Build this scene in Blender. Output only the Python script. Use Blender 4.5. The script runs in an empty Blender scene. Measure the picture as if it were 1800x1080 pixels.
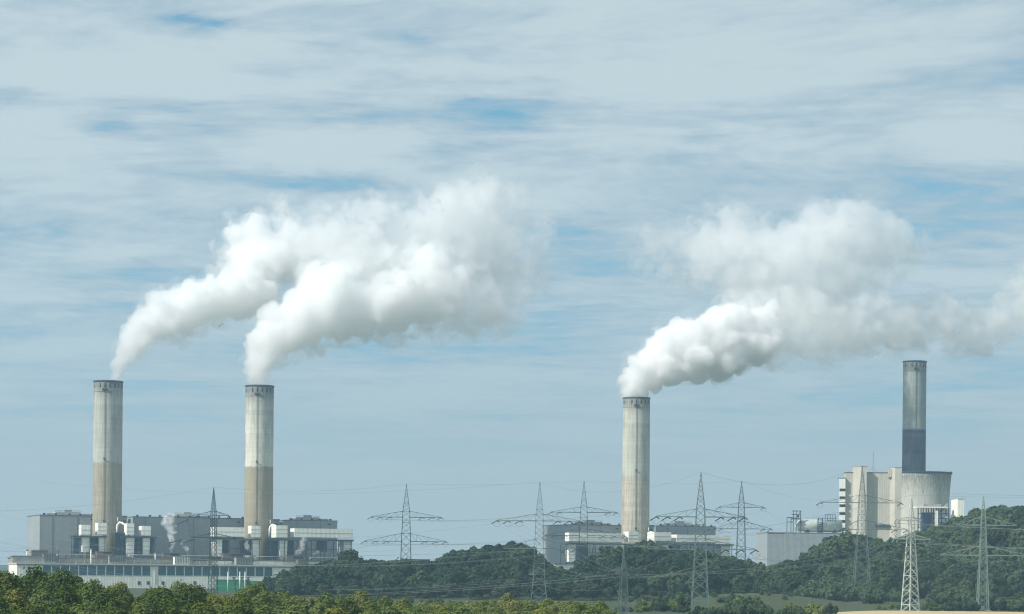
import bpy, math, random
import numpy as np
from mathutils import Vector, Matrix, noise as mnoise
R = math.radians
scene = bpy.context.scene
C = scene.collection

# ---------------------------------------------------------------- camera
CAM_H = 16.5             # metres above the plain
H0 = 1006.0              # photograph row of the horizon at the middle of the picture
ROLL = 0.009             # the photograph hangs slightly clockwise
FPX = 4000.0             # focal length in photograph pixels (photograph 1800 wide)
cd = bpy.data.cameras.new('camera')
cd.sensor_width = 36.0
cd.lens = 36.0 * FPX / 1800.0
cd.shift_y = (H0 - 540.0) / 1800.0      # a level camera with a rising front
cd.clip_start = 1.0
cd.clip_end = 60000.0
cam = bpy.data.objects.new('camera', cd)
cam.location = (0, 0, CAM_H)
cam.rotation_euler = (R(90), -ROLL, 0)
C.objects.link(cam)
scene.camera = cam

# ---------------------------------------------------------------- light
SUN_AZ, SUN_EL = R(-60.0), R(40.0)           # azimuth from straight behind the camera, towards the left
sun_dir = Vector((math.sin(SUN_AZ) * math.cos(SUN_EL), -math.cos(SUN_AZ) * math.cos(SUN_EL), math.sin(SUN_EL)))
sd = bpy.data.lights.new('sun', 'SUN')
sd.energy = 4.8
sd.angle = R(0.5)
sd.color = (1.0, 0.945, 0.86)
sun = bpy.data.objects.new('sun', sd)
sun.rotation_euler = sun_dir.to_track_quat('Z', 'Y').to_euler()
sun.location = (-300, 900, 900)
C.objects.link(sun)

scene.view_settings.view_transform = 'Standard'
scene.view_settings.look = 'None'
scene.view_settings.exposure = 0.15
scene.view_settings.gamma = 1.0
scene.render.engine = 'CYCLES'
cy = scene.cycles
cy.use_denoising = True
cy.filter_width = 1.15
cy.max_bounces = 24
cy.diffuse_bounces = 3
cy.glossy_bounces = 2
cy.transmission_bounces = 2
cy.transparent_max_bounces = 48
cy.volume_bounces = 24
cy.volume_step_rate = 1.0
cy.volume_max_steps = 256
cy.use_adaptive_sampling = False
cy.denoising_prefilter = 'ACCURATE'
cy.sample_clamp_indirect = 6.0

# ---------------------------------------------------------------- node helper
class NT:
    def __init__(s, tree):
        s.t = tree
    def n(s, typ, **kw):
        nd = s.t.nodes.new(typ)
        for k, v in kw.items():
            if k == 'ins':
                for kk, vv in v.items():
                    if isinstance(vv, bpy.types.NodeSocket):
                        s.t.links.new(vv, nd.inputs[kk])
                    else:
                        nd.inputs[kk].default_value = vv
            else:
                setattr(nd, k, v)
        return nd
    def math(s, op, a, b=0.0, c=None, clamp=False):
        d = {0: a, 1: b}
        if c is not None: d[2] = c
        return s.n('ShaderNodeMath', operation=op, use_clamp=clamp, ins=d).outputs[0]
    def vmath(s, op, a, b=(0, 0, 0)):
        return s.n('ShaderNodeVectorMath', operation=op, ins={0: a, 1: b}).outputs[0]
    def noise(s, vec, scale, detail=4.0, rough=0.5, dist=0.0, out=0):
        return s.n('ShaderNodeTexNoise', ins={'Vector': vec, 'Scale': scale, 'Detail': detail, 'Roughness': rough, 'Distortion': dist}).outputs[out]
    def ramp(s, fac, stops, interp='LINEAR'):
        r = s.n('ShaderNodeValToRGB', ins={0: fac})
        cr = r.color_ramp
        cr.interpolation = interp
        while len(cr.elements) < len(stops): cr.elements.new(0.5)
        for e, (p, c) in zip(cr.elements, stops):
            e.position = p
            e.color = (c, c, c, 1) if not hasattr(c, '__len__') else (*c, 1)
        return r.outputs[0]
    def mr(s, v, a, b, c=0.0, d=1.0, smooth=False):
        return s.n('ShaderNodeMapRange', interpolation_type='SMOOTHSTEP' if smooth else 'LINEAR', ins={0: v, 1: a, 2: b, 3: c, 4: d}).outputs[0]
    def mix(s, f, a, b, blend='MIX'):
        m = s.n('ShaderNodeMix', data_type='RGBA', blend_type=blend, ins={0: f})
        for i, v in ((6, a), (7, b)):
            if isinstance(v, bpy.types.NodeSocket): s.t.links.new(v, m.inputs[i])
            else: m.inputs[i].default_value = (*v, 1) if len(v) == 3 else v
        return m.outputs[2]
    def scale(s, v, k):
        return s.vmath('MULTIPLY', v, k)

# ---------------------------------------------------------------- sky
w = bpy.data.worlds.new('World')
scene.world = w
w.use_nodes = True
wt = w.node_tree
wt.nodes.clear()
N = NT(wt)
sky = N.n('ShaderNodeTexSky', sky_type='NISHITA', sun_disc=False)
sky.sun_elevation = SUN_EL
sky.sun_rotation = math.atan2(sun_dir.x, sun_dir.y)
sky.altitude = 60
sky.air_density = 1.0
sky.dust_density = 1.2
sky.ozone_density = 2.5
geo = N.n('ShaderNodeTexCoord').outputs['Generated']
sep = N.n('ShaderNodeSeparateXYZ', ins={0: geo})
zz = N.math('ADD', N.math('MAXIMUM', sep.outputs[2], 0.0), 0.035)
px_ = N.math('DIVIDE', sep.outputs[0], zz)
py_ = N.math('DIVIDE', sep.outputs[1], zz)
pv = N.n('ShaderNodeCombineXYZ', ins={0: px_, 1: py_, 2: 0.0}).outputs[0]
warp = N.noise(N.scale(pv, (0.5, 0.8, 1)), 0.8, 3, 0.5, 0, 1)
pv2 = N.vmath('ADD', pv, N.scale(N.vmath('SUBTRACT', warp, (0.5, 0.5, 0.5)), (1.4, 0.9, 0)))
n1 = N.noise(N.scale(pv2, (0.9, 0.75, 1)), 1.0, 4, 0.5)
n2 = N.noise(N.scale(N.vmath('ADD', pv2, (31, 7, 0)), (1.5, 2.2, 1)), 1.3, 6, 0.62)
n3 = N.noise(N.scale(N.vmath('ADD', pv2, (3, 57, 0)), (3.0, 3.2, 1)), 3.2, 5, 0.62)
cov = N.math('ADD', N.math('MULTIPLY', n1, 0.47), N.math('ADD', N.math('MULTIPLY', n2, 0.34), N.math('MULTIPLY', n3, 0.22)))
# banks and clearings of this particular sky: (bearing, height) in the same units as the photograph's rows
uu = N.math('DIVIDE', sep.outputs[0], N.math('MAXIMUM', sep.outputs[1], 0.05))
vv = N.math('DIVIDE', sep.outputs[2], N.math('MAXIMUM', sep.outputs[1], 0.05))
uvn = N.n('ShaderNodeCombineXYZ', ins={0: N.math('MULTIPLY', uu, 14.0), 1: N.math('MULTIPLY', vv, 60.0), 2: 0.0}).outputs[0]
wn = N.n('ShaderNodeSeparateXYZ', ins={0: N.vmath('SUBTRACT', N.noise(uvn, 1.0, 4, 0.6, 0, 1), (0.5, 0.5, 0.5))})
u2 = N.math('ADD', uu, N.math('MULTIPLY', wn.outputs[0], 0.06))
v2 = N.math('ADD', vv, N.math('MULTIPLY', wn.outputs[1], 0.022))
BANKS = [(340, 38, 75, 12, -1.0), (15, 165, 45, 12, -1.0), (905, 190, 90, 16, -1.0), (560, 320, 130, 13, -0.9), (775, 268, 60, 16, -0.8), (1010, 412, 70, 24, -0.8),
         (260, 395, 170, 30, -0.5), (190, 215, 40, 9, -0.7), (190, 555, 150, 14, -0.5), (960, 545, 110, 26, -0.5), (420, 620, 200, 26, -0.3), (560, 20, 90, 14, -0.4), (1500, 450, 200, 26, -0.25),
         (140, 135, 210, 26, 0.9), (370, 155, 140, 15, 0.9), (70, 235, 150, 50, 0.7), (570, 255, 140, 28, 0.7), (440, 88, 150, 22, 0.7), (800, 125, 260, 26, 0.6), (60, 505, 110, 34, 0.7), (1150, 90, 300, 40, 0.4),
         (180, 445, 90, 9, 0.7), (1250, 260, 260, 22, 0.4), (1600, 200, 260, 60, 0.35), (1740, 265, 90, 30, 0.6), (1720, 500, 140, 30, 0.3), (700, 640, 160, 16, 0.3)]
acc = None
for (bx, by, sx_, sy_, amp) in BANKS:
    a_ = N.math('POWER', N.math('ABSOLUTE', N.math('DIVIDE', N.math('SUBTRACT', u2, (bx - 900 - (H0 - by) * ROLL) / FPX), sx_ * 1.25 / FPX)), 2.0)
    b_ = N.math('POWER', N.math('ABSOLUTE', N.math('DIVIDE', N.math('SUBTRACT', v2, ((bx - 900) * ROLL + H0 - by) / FPX), sy_ * 1.35 / FPX)), 2.0)
    e_ = N.math('MULTIPLY', N.math('EXPONENT', N.math('MULTIPLY', N.math('ADD', a_, b_), -1.0)), amp * 0.13)
    acc = e_ if acc is None else N.math('ADD', acc, e_)
cov = N.math('ADD', cov, acc)
elev = N.math('ARCSINE', sep.outputs[2])
cloud = N.mr(cov, 0.35, 0.495, 0.0, 1.0, True)
dens = N.mr(cov, 0.44, 0.60, 0.0, 1.0, True)
ccol = N.mix(dens, (3.75, 4.8, 5.55), (5.5, 6.35, 6.6))
hz = N.mr(sep.outputs[2], 0.02, 0.15, 1.0, 0.0, True)
ccol = N.mix(hz, ccol, (3.95, 4.85, 5.25))
blue = N.mix(N.mr(sep.outputs[2], 0.03, 0.4, 0, 1), (1.6, 4.3, 5.7), N.mix(1.0, sky.outputs[0], (0.55, 0.9, 1.05), 'MULTIPLY'))
cov_h = N.math('MAXIMUM', N.math('MULTIPLY', cloud, 0.93), N.mr(sep.outputs[2], 0.04, 0.12, 0.97, 0.0, True))
col = N.mix(cov_h, blue, ccol)
bg = N.n('ShaderNodeBackground', ins={0: col, 1: 0.1})
wo = N.n('ShaderNodeOutputWorld', ins={0: bg.outputs[0]})

# ---------------------------------------------------------------- object helpers
def W(px, py, Y):
    xi, zi = px - 900.0, H0 - py
    return Vector(((xi - zi * ROLL) / FPX * Y, Y, CAM_H + (xi * ROLL + zi) / FPX * Y))

def tag(o, label=None, cat=None, group=None, kind=None):
    if label: o['label'] = label
    if cat: o['category'] = cat
    if group: o['group'] = group
    if kind: o['kind'] = kind
    return o

def empty(name, loc=(0, 0, 0), rz=0.0, label=None, cat=None, group=None):
    o = bpy.data.objects.new(name, None)
    o.location = loc
    o.rotation_euler = (0, 0, rz)
    C.objects.link(o)
    return tag(o, label, cat, group)

class MB:
    def __init__(s):
        s.v = []; s.f = []; s.sm = []
    def add(s, vs, fs, smooth=False):
        o = len(s.v)
        s.v += [tuple(x) for x in vs]
        s.f += [tuple(i + o for i in f) for f in fs]
        s.sm += [smooth] * len(fs)
        return s
    def box(s, x0, x1, y0, y1, z0, z1):
        return s.add([(x0, y0, z0), (x1, y0, z0), (x1, y1, z0), (x0, y1, z0), (x0, y0, z1), (x1, y0, z1), (x1, y1, z1), (x0, y1, z1)],
                     [(0, 3, 2, 1), (4, 5, 6, 7), (0, 1, 5, 4), (1, 2, 6, 5), (2, 3, 7, 6), (3, 0, 4, 7)])
    def prism(s, pts, z0, z1):              # convex or simple polygon, counter-clockwise seen from above
        n = len(pts)
        return s.add([(x, y, z0) for x, y in pts] + [(x, y, z1) for x, y in pts],
                     [tuple(reversed(range(n))), tuple(range(n, 2 * n))] + [(i, (i + 1) % n, n + (i + 1) % n, n + i) for i in range(n)])
    def bar(s, a, b, t, t2=None):
        a = Vector(a); b = Vector(b); d = (b - a)
        if d.length < 1e-6: return s
        d.normalize()
        u = Vector((0, 0, 1)) if abs(d.z) < 0.9 else Vector((0, 1, 0))
        e1 = d.cross(u).normalized(); e2 = d.cross(e1)
        h = t * 0.5; h2 = (t2 or t) * 0.5
        vs = [a + e1 * h * i + e2 * h * j for i, j in ((-1, -1), (1, -1), (1, 1), (-1, 1))] + [b + e1 * h2 * i + e2 * h2 * j for i, j in ((-1, -1), (1, -1), (1, 1), (-1, 1))]
        return s.add(vs, [(0, 3, 2, 1), (4, 5, 6, 7), (0, 1, 5, 4), (1, 2, 6, 5), (2, 3, 7, 6), (3, 0, 4, 7)])
    def tube(s, pts, r, n=8, cap=True, smooth=True):
        pts = [Vector(p) for p in pts]
        rr = r if hasattr(r, '__len__') else [r] * len(pts)
        vs = []; fs = []
        ref = None
        for i, p in enumerate(pts):
            d = (pts[min(i + 1, len(pts) - 1)] - pts[max(i - 1, 0)]).normalized()
            if ref is None:
                ref = Vector((0, 0, 1)) if abs(d.z) < 0.9 else Vector((1, 0, 0))
            e1 = d.cross(ref).normalized(); e2 = e1.cross(d).normalized(); ref = e2
            for k in range(n):
                a = 2 * math.pi * k / n
                vs.append(p + (e1 * math.cos(a) + e2 * math.sin(a)) * rr[i])
        for i in range(len(pts) - 1):
            for k in range(n):
                fs.append((i * n + k, i * n + (k + 1) % n, (i + 1) * n + (k + 1) % n, (i + 1) * n + k))
        s.add(vs, fs, smooth)
        if cap:
            o = len(s.v) - len(vs)
            s.f += [tuple(o + k for k in reversed(range(n))), tuple(o + (len(pts) - 1) * n + k for k in range(n))]
            s.sm += [False, False]
        return s
    def lathe(s, prof, n=48, cx=0, cy=0, closed=False, smooth=True):
        vs = [(cx + r * math.cos(2 * math.pi * k / n), cy + r * math.sin(2 * math.pi * k / n), z) for r, z in prof for k in range(n)]
        m = len(prof); fs = []
        for i in range(m if closed else m - 1):
            j = (i + 1) % m
            for k in range(n):
                fs.append((i * n + k, i * n + (k + 1) % n, j * n + (k + 1) % n, j * n + k))
        return s.add(vs, fs, smooth)
    def mesh(s, name, mat):
        me = bpy.data.meshes.new(name)
        me.from_pydata([tuple(v) for v in s.v], [], s.f)
        me.polygons.foreach_set('use_smooth', s.sm)
        if mat: me.materials.append(mat)
        me.update()
        return me
    def obj(s, name, mat, parent=None, loc=None):
        o = bpy.data.objects.new(name, s.mesh(name, mat))
        if loc is not None: o.location = loc
        if parent: o.parent = parent
        C.objects.link(o)
        return o

def np_mesh(name, verts, faces, mat, smooth=False):
    """verts (n,3) array, faces (m,k) array"""
    me = bpy.data.meshes.new(name)
    nv, (nf, k) = len(verts), faces.shape
    me.vertices.add(nv); me.vertices.foreach_set('co', verts.astype(np.float32).ravel())
    me.loops.add(nf * k); me.loops.foreach_set('vertex_index', faces.astype(np.int32).ravel())
    me.polygons.add(nf)
    me.polygons.foreach_set('loop_start', np.arange(0, nf * k, k, dtype=np.int32))
    me.polygons.foreach_set('loop_total', np.full(nf, k, dtype=np.int32))
    if smooth: me.polygons.foreach_set('use_smooth', np.ones(nf, dtype=bool))
    if mat: me.materials.append(mat)
    me.update(); me.validate()
    return me

def new_mat(name):
    m = bpy.data.materials.new(name)
    m.use_nodes = True
    m.node_tree.nodes.clear()
    return m, NT(m.node_tree)

def finish(m, K, col, rough=0.85, metal=0.0, bump=None, bstr=0.3, bdist=0.1, spec=0.3):
    b = K.n('ShaderNodeBsdfPrincipled', ins={'Roughness': rough, 'Metallic': metal, 'Specular IOR Level': spec})
    if isinstance(col, bpy.types.NodeSocket): K.t.links.new(col, b.inputs['Base Color'])
    else: b.inputs['Base Color'].default_value = (*col, 1)
    if bump is not None:
        bn = K.n('ShaderNodeBump', ins={'Height': bump, 'Strength': bstr, 'Distance': bdist})
        K.t.links.new(bn.outputs[0], b.inputs['Normal'])
    K.n('ShaderNodeOutputMaterial', ins={0: b.outputs[0]})
    return m
# ---------------------------------------------------------------- materials
def obj_co(K): return K.n('ShaderNodeTexCoord').outputs['Object']

def mat_cladding(name, col, var=0.1, pitch=0.8, rough=0.6, seam=9.0):
    m, K = new_mat(name)
    co = obj_co(K)
    s = K.n('ShaderNodeSeparateXYZ', ins={0: co})
    h = K.math('ADD', s.outputs[0], s.outputs[1])
    rib = K.math('SINE', K.math('MULTIPLY', h, 2 * math.pi / pitch))
    panel = K.n('ShaderNodeTexWhiteNoise', noise_dimensions='2D', ins={'Vector': K.n('ShaderNodeCombineXYZ', ins={0: K.math('FLOOR', K.math('DIVIDE', h, 3.1)), 1: K.math('FLOOR', K.math('DIVIDE', s.outputs[2], seam)), 2: 0}).outputs[0]}).outputs[0]
    st = K.noise(K.scale(co, (1, 1, 0.08)), 0.35, 5, 0.6)
    big = K.noise(co, 0.05, 3, 0.5)
    f = K.math('ADD', K.math('MULTIPLY', K.math('SUBTRACT', st, 0.5), 2.2 * var), K.math('ADD', K.math('MULTIPLY', K.math('SUBTRACT', panel, 0.5), 0.6 * var), K.math('MULTIPLY', K.math('SUBTRACT', big, 0.5), 1.5 * var)))
    f = K.math('ADD', f, 1.0)
    seamz = K.math('LESS_THAN', K.math('FRACT', K.math('DIVIDE', s.outputs[2], seam)), 0.02)
    f = K.math('SUBTRACT', f, K.math('MULTIPLY', seamz, 0.10))
    c = K.vmath('MULTIPLY', K.n('ShaderNodeCombineXYZ', ins={0: f, 1: f, 2: f}).outputs[0], col)
    return finish(m, K, c, rough, bump=rib, bstr=0.35, bdist=0.1)

def mat_plain(name, col, rough=0.6, var=0.15, sc=0.6, metal=0.0):
    m, K = new_mat(name)
    f = K.mr(K.noise(obj_co(K), sc, 4, 0.6), 0.3, 0.7, 1 - var, 1 + var)
    c = K.vmath('MULTIPLY', K.n('ShaderNodeCombineXYZ', ins={0: f, 1: f, 2: f}).outputs[0], col)
    return finish(m, K, c, rough, metal)

def mat_chimney(name, zt, bands, streak=0.5, seed=0.0):
    """bands: (z, colour) from the bottom; formwork lifts, rust streaks running down from the crown"""
    m, K = new_mat(name)
    co = obj_co(K)
    s = K.n('ShaderNodeSeparateXYZ', ins={0: co})
    z = s.outputs[2]
    ang = K.math('ARCTAN2', s.outputs[1], s.outputs[0])
    stops = [(max(0.0, zz_ / zt), c) for zz_, c in bands]
    zn = K.math('ADD', K.math('DIVIDE', z, zt), K.math('MULTIPLY', K.math('SUBTRACT', K.noise(K.scale(co, (1, 1, 0.3)), 0.45, 4, 0.7), 0.5), 0.022))
    base = K.ramp(zn, stops)
    cyl = K.n('ShaderNodeCombineXYZ', ins={0: K.math('MULTIPLY', K.math('SINE', ang), 3.0), 1: K.math('MULTIPLY', K.math('COSINE', ang), 3.0), 2: K.math('MULTIPLY', z, 0.012)}).outputs[0]
    cyl = K.vmath('ADD', cyl, (seed, seed, 0))
    st1 = K.mr(K.noise(cyl, 3.2, 5, 0.7), 0.42, 0.64, 0, 1, True)
    st2 = K.mr(K.noise(K.vmath('ADD', cyl, (9, 3, 0)), 9.0, 4, 0.7), 0.45, 0.66, 0, 1, True)
    lower = K.mr(z, zt * 0.2, zt * 0.62, 1.0, 0.35)
    c = K.mix(K.math('MULTIPLY', K.math('MULTIPLY', st1, streak), lower), base, (0.16, 0.125, 0.085))
    c = K.mix(K.math('MULTIPLY', st2, 0.35 * streak), c, (0.22, 0.20, 0.17))
    top = K.math('MULTIPLY', K.mr(K.math('ADD', z, K.math('MULTIPLY', K.noise(cyl, 8.0, 3), 26.0)), zt * 0.97, zt * 1.07, 0, 1, True), 0.85)
    c = K.mix(top, c, (0.12, 0.13, 0.13))
    lift = K.n('ShaderNodeTexWhiteNoise', noise_dimensions='1D', ins={'W': K.math('FLOOR', K.math('DIVIDE', z, 4.2))}).outputs[0]
    c = K.mix(K.mr(lift, 0, 1, 0.0, 0.30), c, (0.25, 0.23, 0.19))
    pt = K.mr(K.noise(K.scale(co, (1, 1, 0.35)), 0.11, 5, 0.65), 0.52, 0.68, 0, 0.45)
    c = K.mix(pt, c, (0.21, 0.18, 0.13))
    ln = K.math('LESS_THAN', K.math('FRACT', K.math('DIVIDE', z, 4.2)), 0.06)
    vl = K.math('LESS_THAN', K.math('FRACT', K.math('MULTIPLY', ang, 16 / (2 * math.pi))), 0.03)
    c = K.mix(K.math('MULTIPLY', K.math('MAXIMUM', ln, vl), 0.22), c, (0.1, 0.1, 0.1))
    return finish(m, K, c, 0.9, bump=K.noise(co, 1.2, 4), bstr=0.2, bdist=0.15)

def mat_leaf(name, c1, c2, c3, trans=0.14, ground=False):
    m, K = new_mat(name)
    rnd = K.n('ShaderNodeObjectInfo').outputs['Random']
    co = obj_co(K)
    gm = K.n('ShaderNodeNewGeometry').outputs['Position']
    c = K.mix(rnd, c1, c2)
    c = K.mix(K.mr(K.noise(gm, 0.13, 3), 0.35, 0.68), c, c3)
    big = K.mr(K.noise(gm, 0.028, 3, 0.6), 0.48, 0.66, 0.0, 0.55)
    c = K.mix(big, c, tuple(min(1.0, q * 1.15) for q in c3))
    f = K.mr(K.noise(co, 1.1, 4, 0.7), 0.25, 0.75, 0.66, 1.4)
    c = K.vmath('MULTIPLY', c, K.n('ShaderNodeCombineXYZ', ins={0: f, 1: f, 2: f}).outputs[0])
    d = K.n('ShaderNodeBsdfDiffuse', ins={0: c, 1: 0.5})
    t = K.n('ShaderNodeBsdfTranslucent', ins={0: K.vmath('MULTIPLY', c, (1.2, 1.3, 0.6))})
    mx = K.n('ShaderNodeMixShader', ins={0: trans, 1: d.outputs[0], 2: t.outputs[0]})
    K.n('ShaderNodeOutputMaterial', ins={0: mx.outputs[0]})
    return m

M = {}
M['clad'] = mat_cladding('grey_cladding', (0.31, 0.345, 0.355), 0.12)
M['clad2'] = mat_cladding('weathered_cladding', (0.38, 0.40, 0.38), 0.2)
M['white'] = mat_cladding('pale_panel', (0.84, 0.84, 0.76), 0.10, 1.2, 0.55, 5.0)
M['cream'] = mat_cladding('cream_concrete', (0.80, 0.79, 0.71), 0.14, 2.4, 0.8, 6.0)
M['dim'] = mat_cladding('dull_wall', (0.30, 0.30, 0.27), 0.25, 1.5, 0.8, 4.0)
M['roof'] = mat_plain('roof_felt', (0.13, 0.14, 0.14), 0.9)
M['roofpale'] = mat_plain('pale_roof_edge', (0.50, 0.50, 0.45), 0.8)
M['steel'] = mat_plain('dark_steel', (0.03, 0.06, 0.075), 0.55)
M['blue'] = mat_plain('blue_steel_and_shade', (0.008, 0.040, 0.085), 0.5)  # real steelwork, and the painted shade between the filters
M['recess'] = mat_plain('dark_lining_and_shade', (0.03, 0.035, 0.04), 0.9)  # dark inner surfaces, and painted shade inside openings and gaps
M['rust'] = mat_plain('brown_brick', (0.17, 0.135, 0.12), 0.85)
M['pylon'] = mat_plain('green_pylon_paint', (0.025, 0.065, 0.065), 0.5)
M['pylonl'] = mat_plain('galvanised_steel', (0.56, 0.60, 0.56), 0.5)
M['pylonm'] = mat_plain('weathered_pylon_paint', (0.13, 0.185, 0.18), 0.5)
M['insul'] = mat_plain('insulator_glaze', (0.03, 0.05, 0.05), 0.3)
M['wire'] = mat_plain('aluminium_wire', (0.20, 0.22, 0.22), 0.5)
M['green'] = mat_cladding('green_sheeting', (0.02, 0.17, 0.085), 0.1, 0.6, 0.5, 12.0)
M['ctower'] = None
m, K = new_mat('window_glass')
M['glass'] = finish(m, K, K.mix(K.math('ADD', K.math('MULTIPLY', K.noise(obj_co(K), 0.9, 3), 0.5), K.math('MULTIPLY', K.n('ShaderNodeObjectInfo').outputs['Random'], 0.5)), (0.006, 0.055, 0.085), (0.05, 0.17, 0.21)), 0.25, spec=0.3)
M['bark'] = mat_plain('bark', (0.10, 0.08, 0.06), 0.95, 0.3, 3.0)
M['lf_dark'] = mat_leaf('dark_green_leaves', (0.045, 0.088, 0.022), (0.075, 0.125, 0.030), (0.11, 0.14, 0.03))
M['lf_olive'] = mat_leaf('olive_leaves', (0.105, 0.165, 0.048), (0.135, 0.19, 0.055), (0.165, 0.20, 0.06))
M['lf_yellow'] = mat_leaf('yellowing_leaves', (0.17, 0.20, 0.04), (0.14, 0.185, 0.04), (0.22, 0.21, 0.045))
M['lf_willow'] = mat_leaf('silvery_willow_leaves', (0.20, 0.24, 0.10), (0.17, 0.21, 0.07), (0.24, 0.24, 0.08))
M['lf_wood'] = mat_leaf('haze_tinted_wood_leaves', (0.010, 0.038, 0.032), (0.032, 0.072, 0.050), (0.050, 0.078, 0.046), 0.15)  # blue of the distant haze is mixed into the leaf colour
M['lf_wood2'] = mat_leaf('pale_haze_tinted_leaves', (0.068, 0.115, 0.070), (0.095, 0.135, 0.075), (0.075, 0.112, 0.058), 0.15)  # paler leaves, also tinted blue for the haze

# ---------------------------------------------------------------- terrain
def sstep(a, b, x):
    t = min(1.0, max(0.0, (x - a) / (b - a))); return t * t * (3 - 2 * t)
CREST = [(430, 1030), (480, 1020), (520, 1003), (560, 990), (620, 981), (660, 986), (700, 990), (760, 985), (800, 970), (850, 960), (890, 956), (925, 962), (955, 985), (985, 1000), (1012, 998), (1040, 985), (1080, 965), (1130, 952), (1200, 965), (1260, 975), (1310, 985), (1340, 997), (1370, 990), (1400, 988), (1430, 968), (1450, 948), (1480, 942), (1530, 950), (1560, 958), (1600, 948), (1640, 937), (1680, 917), (1720, 903), (1760, 901), (1800, 893), (1900, 885)]
TREE_H = 11.0
def crestY(px): return 1450 + 130 * sstep(1350, 1650, px)
def hill_params(px):
    px = min(max(px, 430), 1899.0)
    for a, b in zip(CREST[:-1], CREST[1:]):
        if a[0] <= px <= b[0]:
            py = a[1] + (b[1] - a[1]) * (px - a[0]) / (b[0] - a[0]); break
    Yc = crestY(px)
    return Yc, max(0.0, W(px, py, Yc).z - TREE_H)
def terrain(x, Y):
    px = 900 + FPX * x / max(Y, 50.0)
    z = 0.35 * mnoise.noise(Vector((x * 0.012, Y * 0.012, 0)))
    if Y > 1150 and px > 400:
        Yc, zc = hill_params(px)
        zc *= sstep(440, 520, px) * (1 - 0.9 * sstep(1950, 2300, px))
        Yf = 1335
        up = sstep(Yf, Yc, Y) if Y < Yc else 1 - sstep(Yc + 20, Yc + 220, Y)
        if Y < Yc: up = 0.5 * up + 0.5 * min(1, max(0, (Y - Yf) / (Yc - Yf)))
        z += zc * up
        z += 3.0 * sstep(1400, 1600, px) * sstep(1180, 1340, Y) * (1 - sstep(1600, 1800, Y))
    # grassy mound in front of the wood
    cx, cy_ = (1330 - 900) / FPX * 1180, 1190
    z += 6.6 * math.exp(-((x - cx) / 48) ** 2 - ((Y - cy_) / 55) ** 2)
    return z

def make_ground():
    xs = np.concatenate([np.linspace(-2400, -700, 18)[:-1], np.linspace(-700, 900, 201), np.linspace(900, 2600, 18)[1:]])
    ys = np.concatenate([np.linspace(-150, 900, 36)[:-1], np.linspace(900, 1900, 126), np.linspace(1900, 7000, 30)[1:]])
    V = np.array([(x, y, terrain(x, y)) for y in ys for x in xs])
    nx = len(xs)
    F = np.array([(j * nx + i, j * nx + i + 1, (j + 1) * nx + i + 1, (j + 1) * nx + i) for j in range(len(ys) - 1) for i in range(nx - 1)])
    m, K = new_mat('rough_grassland')
    co = obj_co(K)
    a = K.noise(K.scale(co, (0.4, 1, 1)), 0.012, 5, 0.6)
    b = K.noise(co, 0.25, 5, 0.7)
    c = K.mix(K.mr(a, 0.4, 0.6, 0, 1, True), (0.036, 0.062, 0.026), (0.065, 0.072, 0.036))
    c = K.mix(K.mr(b, 0.35, 0.65, 0.0, 0.8), c, (0.035, 0.06, 0.022))
    c = K.mix(K.mr(K.noise(K.scale(co, (0.5, 1, 1)), 0.07, 5, 0.7), 0.45, 0.7, 0, 0.6), c, (0.070, 0.088, 0.042))
    rows = K.math('SINE', K.math('MULTIPLY', K.math('ADD', K.n('ShaderNodeSeparateXYZ', ins={0: co}).outputs[1], K.math('MULTIPLY', K.noise(co, 0.01, 2), 60.0)), 0.55))
    c = K.mix(K.mr(rows, 0.3, 1.0, 0.0, 0.30), c, (0.03, 0.05, 0.02))
    finish(m, K, c, 0.95, bump=b, bstr=0.6, bdist=0.8)
    o = bpy.data.objects.new('ground', np_mesh('ground', V, F, m, True)); C.objects.link(o)
    tag(o, kind='structure')
make_ground()

def make_field():
    # ripe grain on a gentle swell, its far edge reaching the feet of the bright pylon
    nx, ny = 60, 16
    V = []; F = []
    for j in range(ny + 1):
        for i in range(nx + 1):
            px = 1385 + (2250 - 1385) * i / nx
            far = 1035 - 175 * max(0.0, 1 - (px - 1385) / 170.0) ** 1.5
            Y = 560 + (far - 560) * j / ny
            x = (px - 900) / FPX * Y
            V.append((x, Y, terrain(x, Y) + 0.004 + 1.0 * (0.4 if j == ny else 1)))
    for j in range(ny):
        for i in range(nx):
            a = j * (nx + 1) + i
            F.append((a, a + 1, a + nx + 2, a + nx + 1))
    m, K = new_mat('ripe_grain')
    co = obj_co(K)
    c = K.mix(K.mr(K.noise(K.scale(co, (0.3, 1, 1)), 0.3, 5, 0.7), 0.3, 0.7), (0.42, 0.33, 0.17), (0.55, 0.44, 0.25))
    finish(m, K, c, 0.95, bump=K.noise(co, 3, 4), bstr=0.5, bdist=0.3)
    o = bpy.data.objects.new('grain_field', np_mesh('grain_field', np.array(V), np.array(F), m, True)); C.objects.link(o)
    tag(o, kind='structure')
make_field()

def far_ridge():
    mb = MB(); n = 60
    Y = 4700
    pts = []
    for i in range(n + 1):
        x = -1250 + 2500 * i / n
        z = 14 + 10 * abs(mnoise.noise(Vector((x * 0.004, 3, 0)))) + 5
        pts.append((x, z))
    vs = []; fs = []
    for x, z in pts: vs += [(x, Y - 160, -1.0), (x, Y, z), (x, Y + 160, -1.0)]
    for i in range(n):
        a = i * 3
        fs += [(a, a + 3, a + 4, a + 1), (a + 1, a + 4, a + 5, a + 2)]
    mb.add(vs, fs, True)
    o = mb.obj('hills', mat_plain('distant_woods', (0.05, 0.08, 0.05), 0.9))
    tag(o, kind='structure')
far_ridge()
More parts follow.
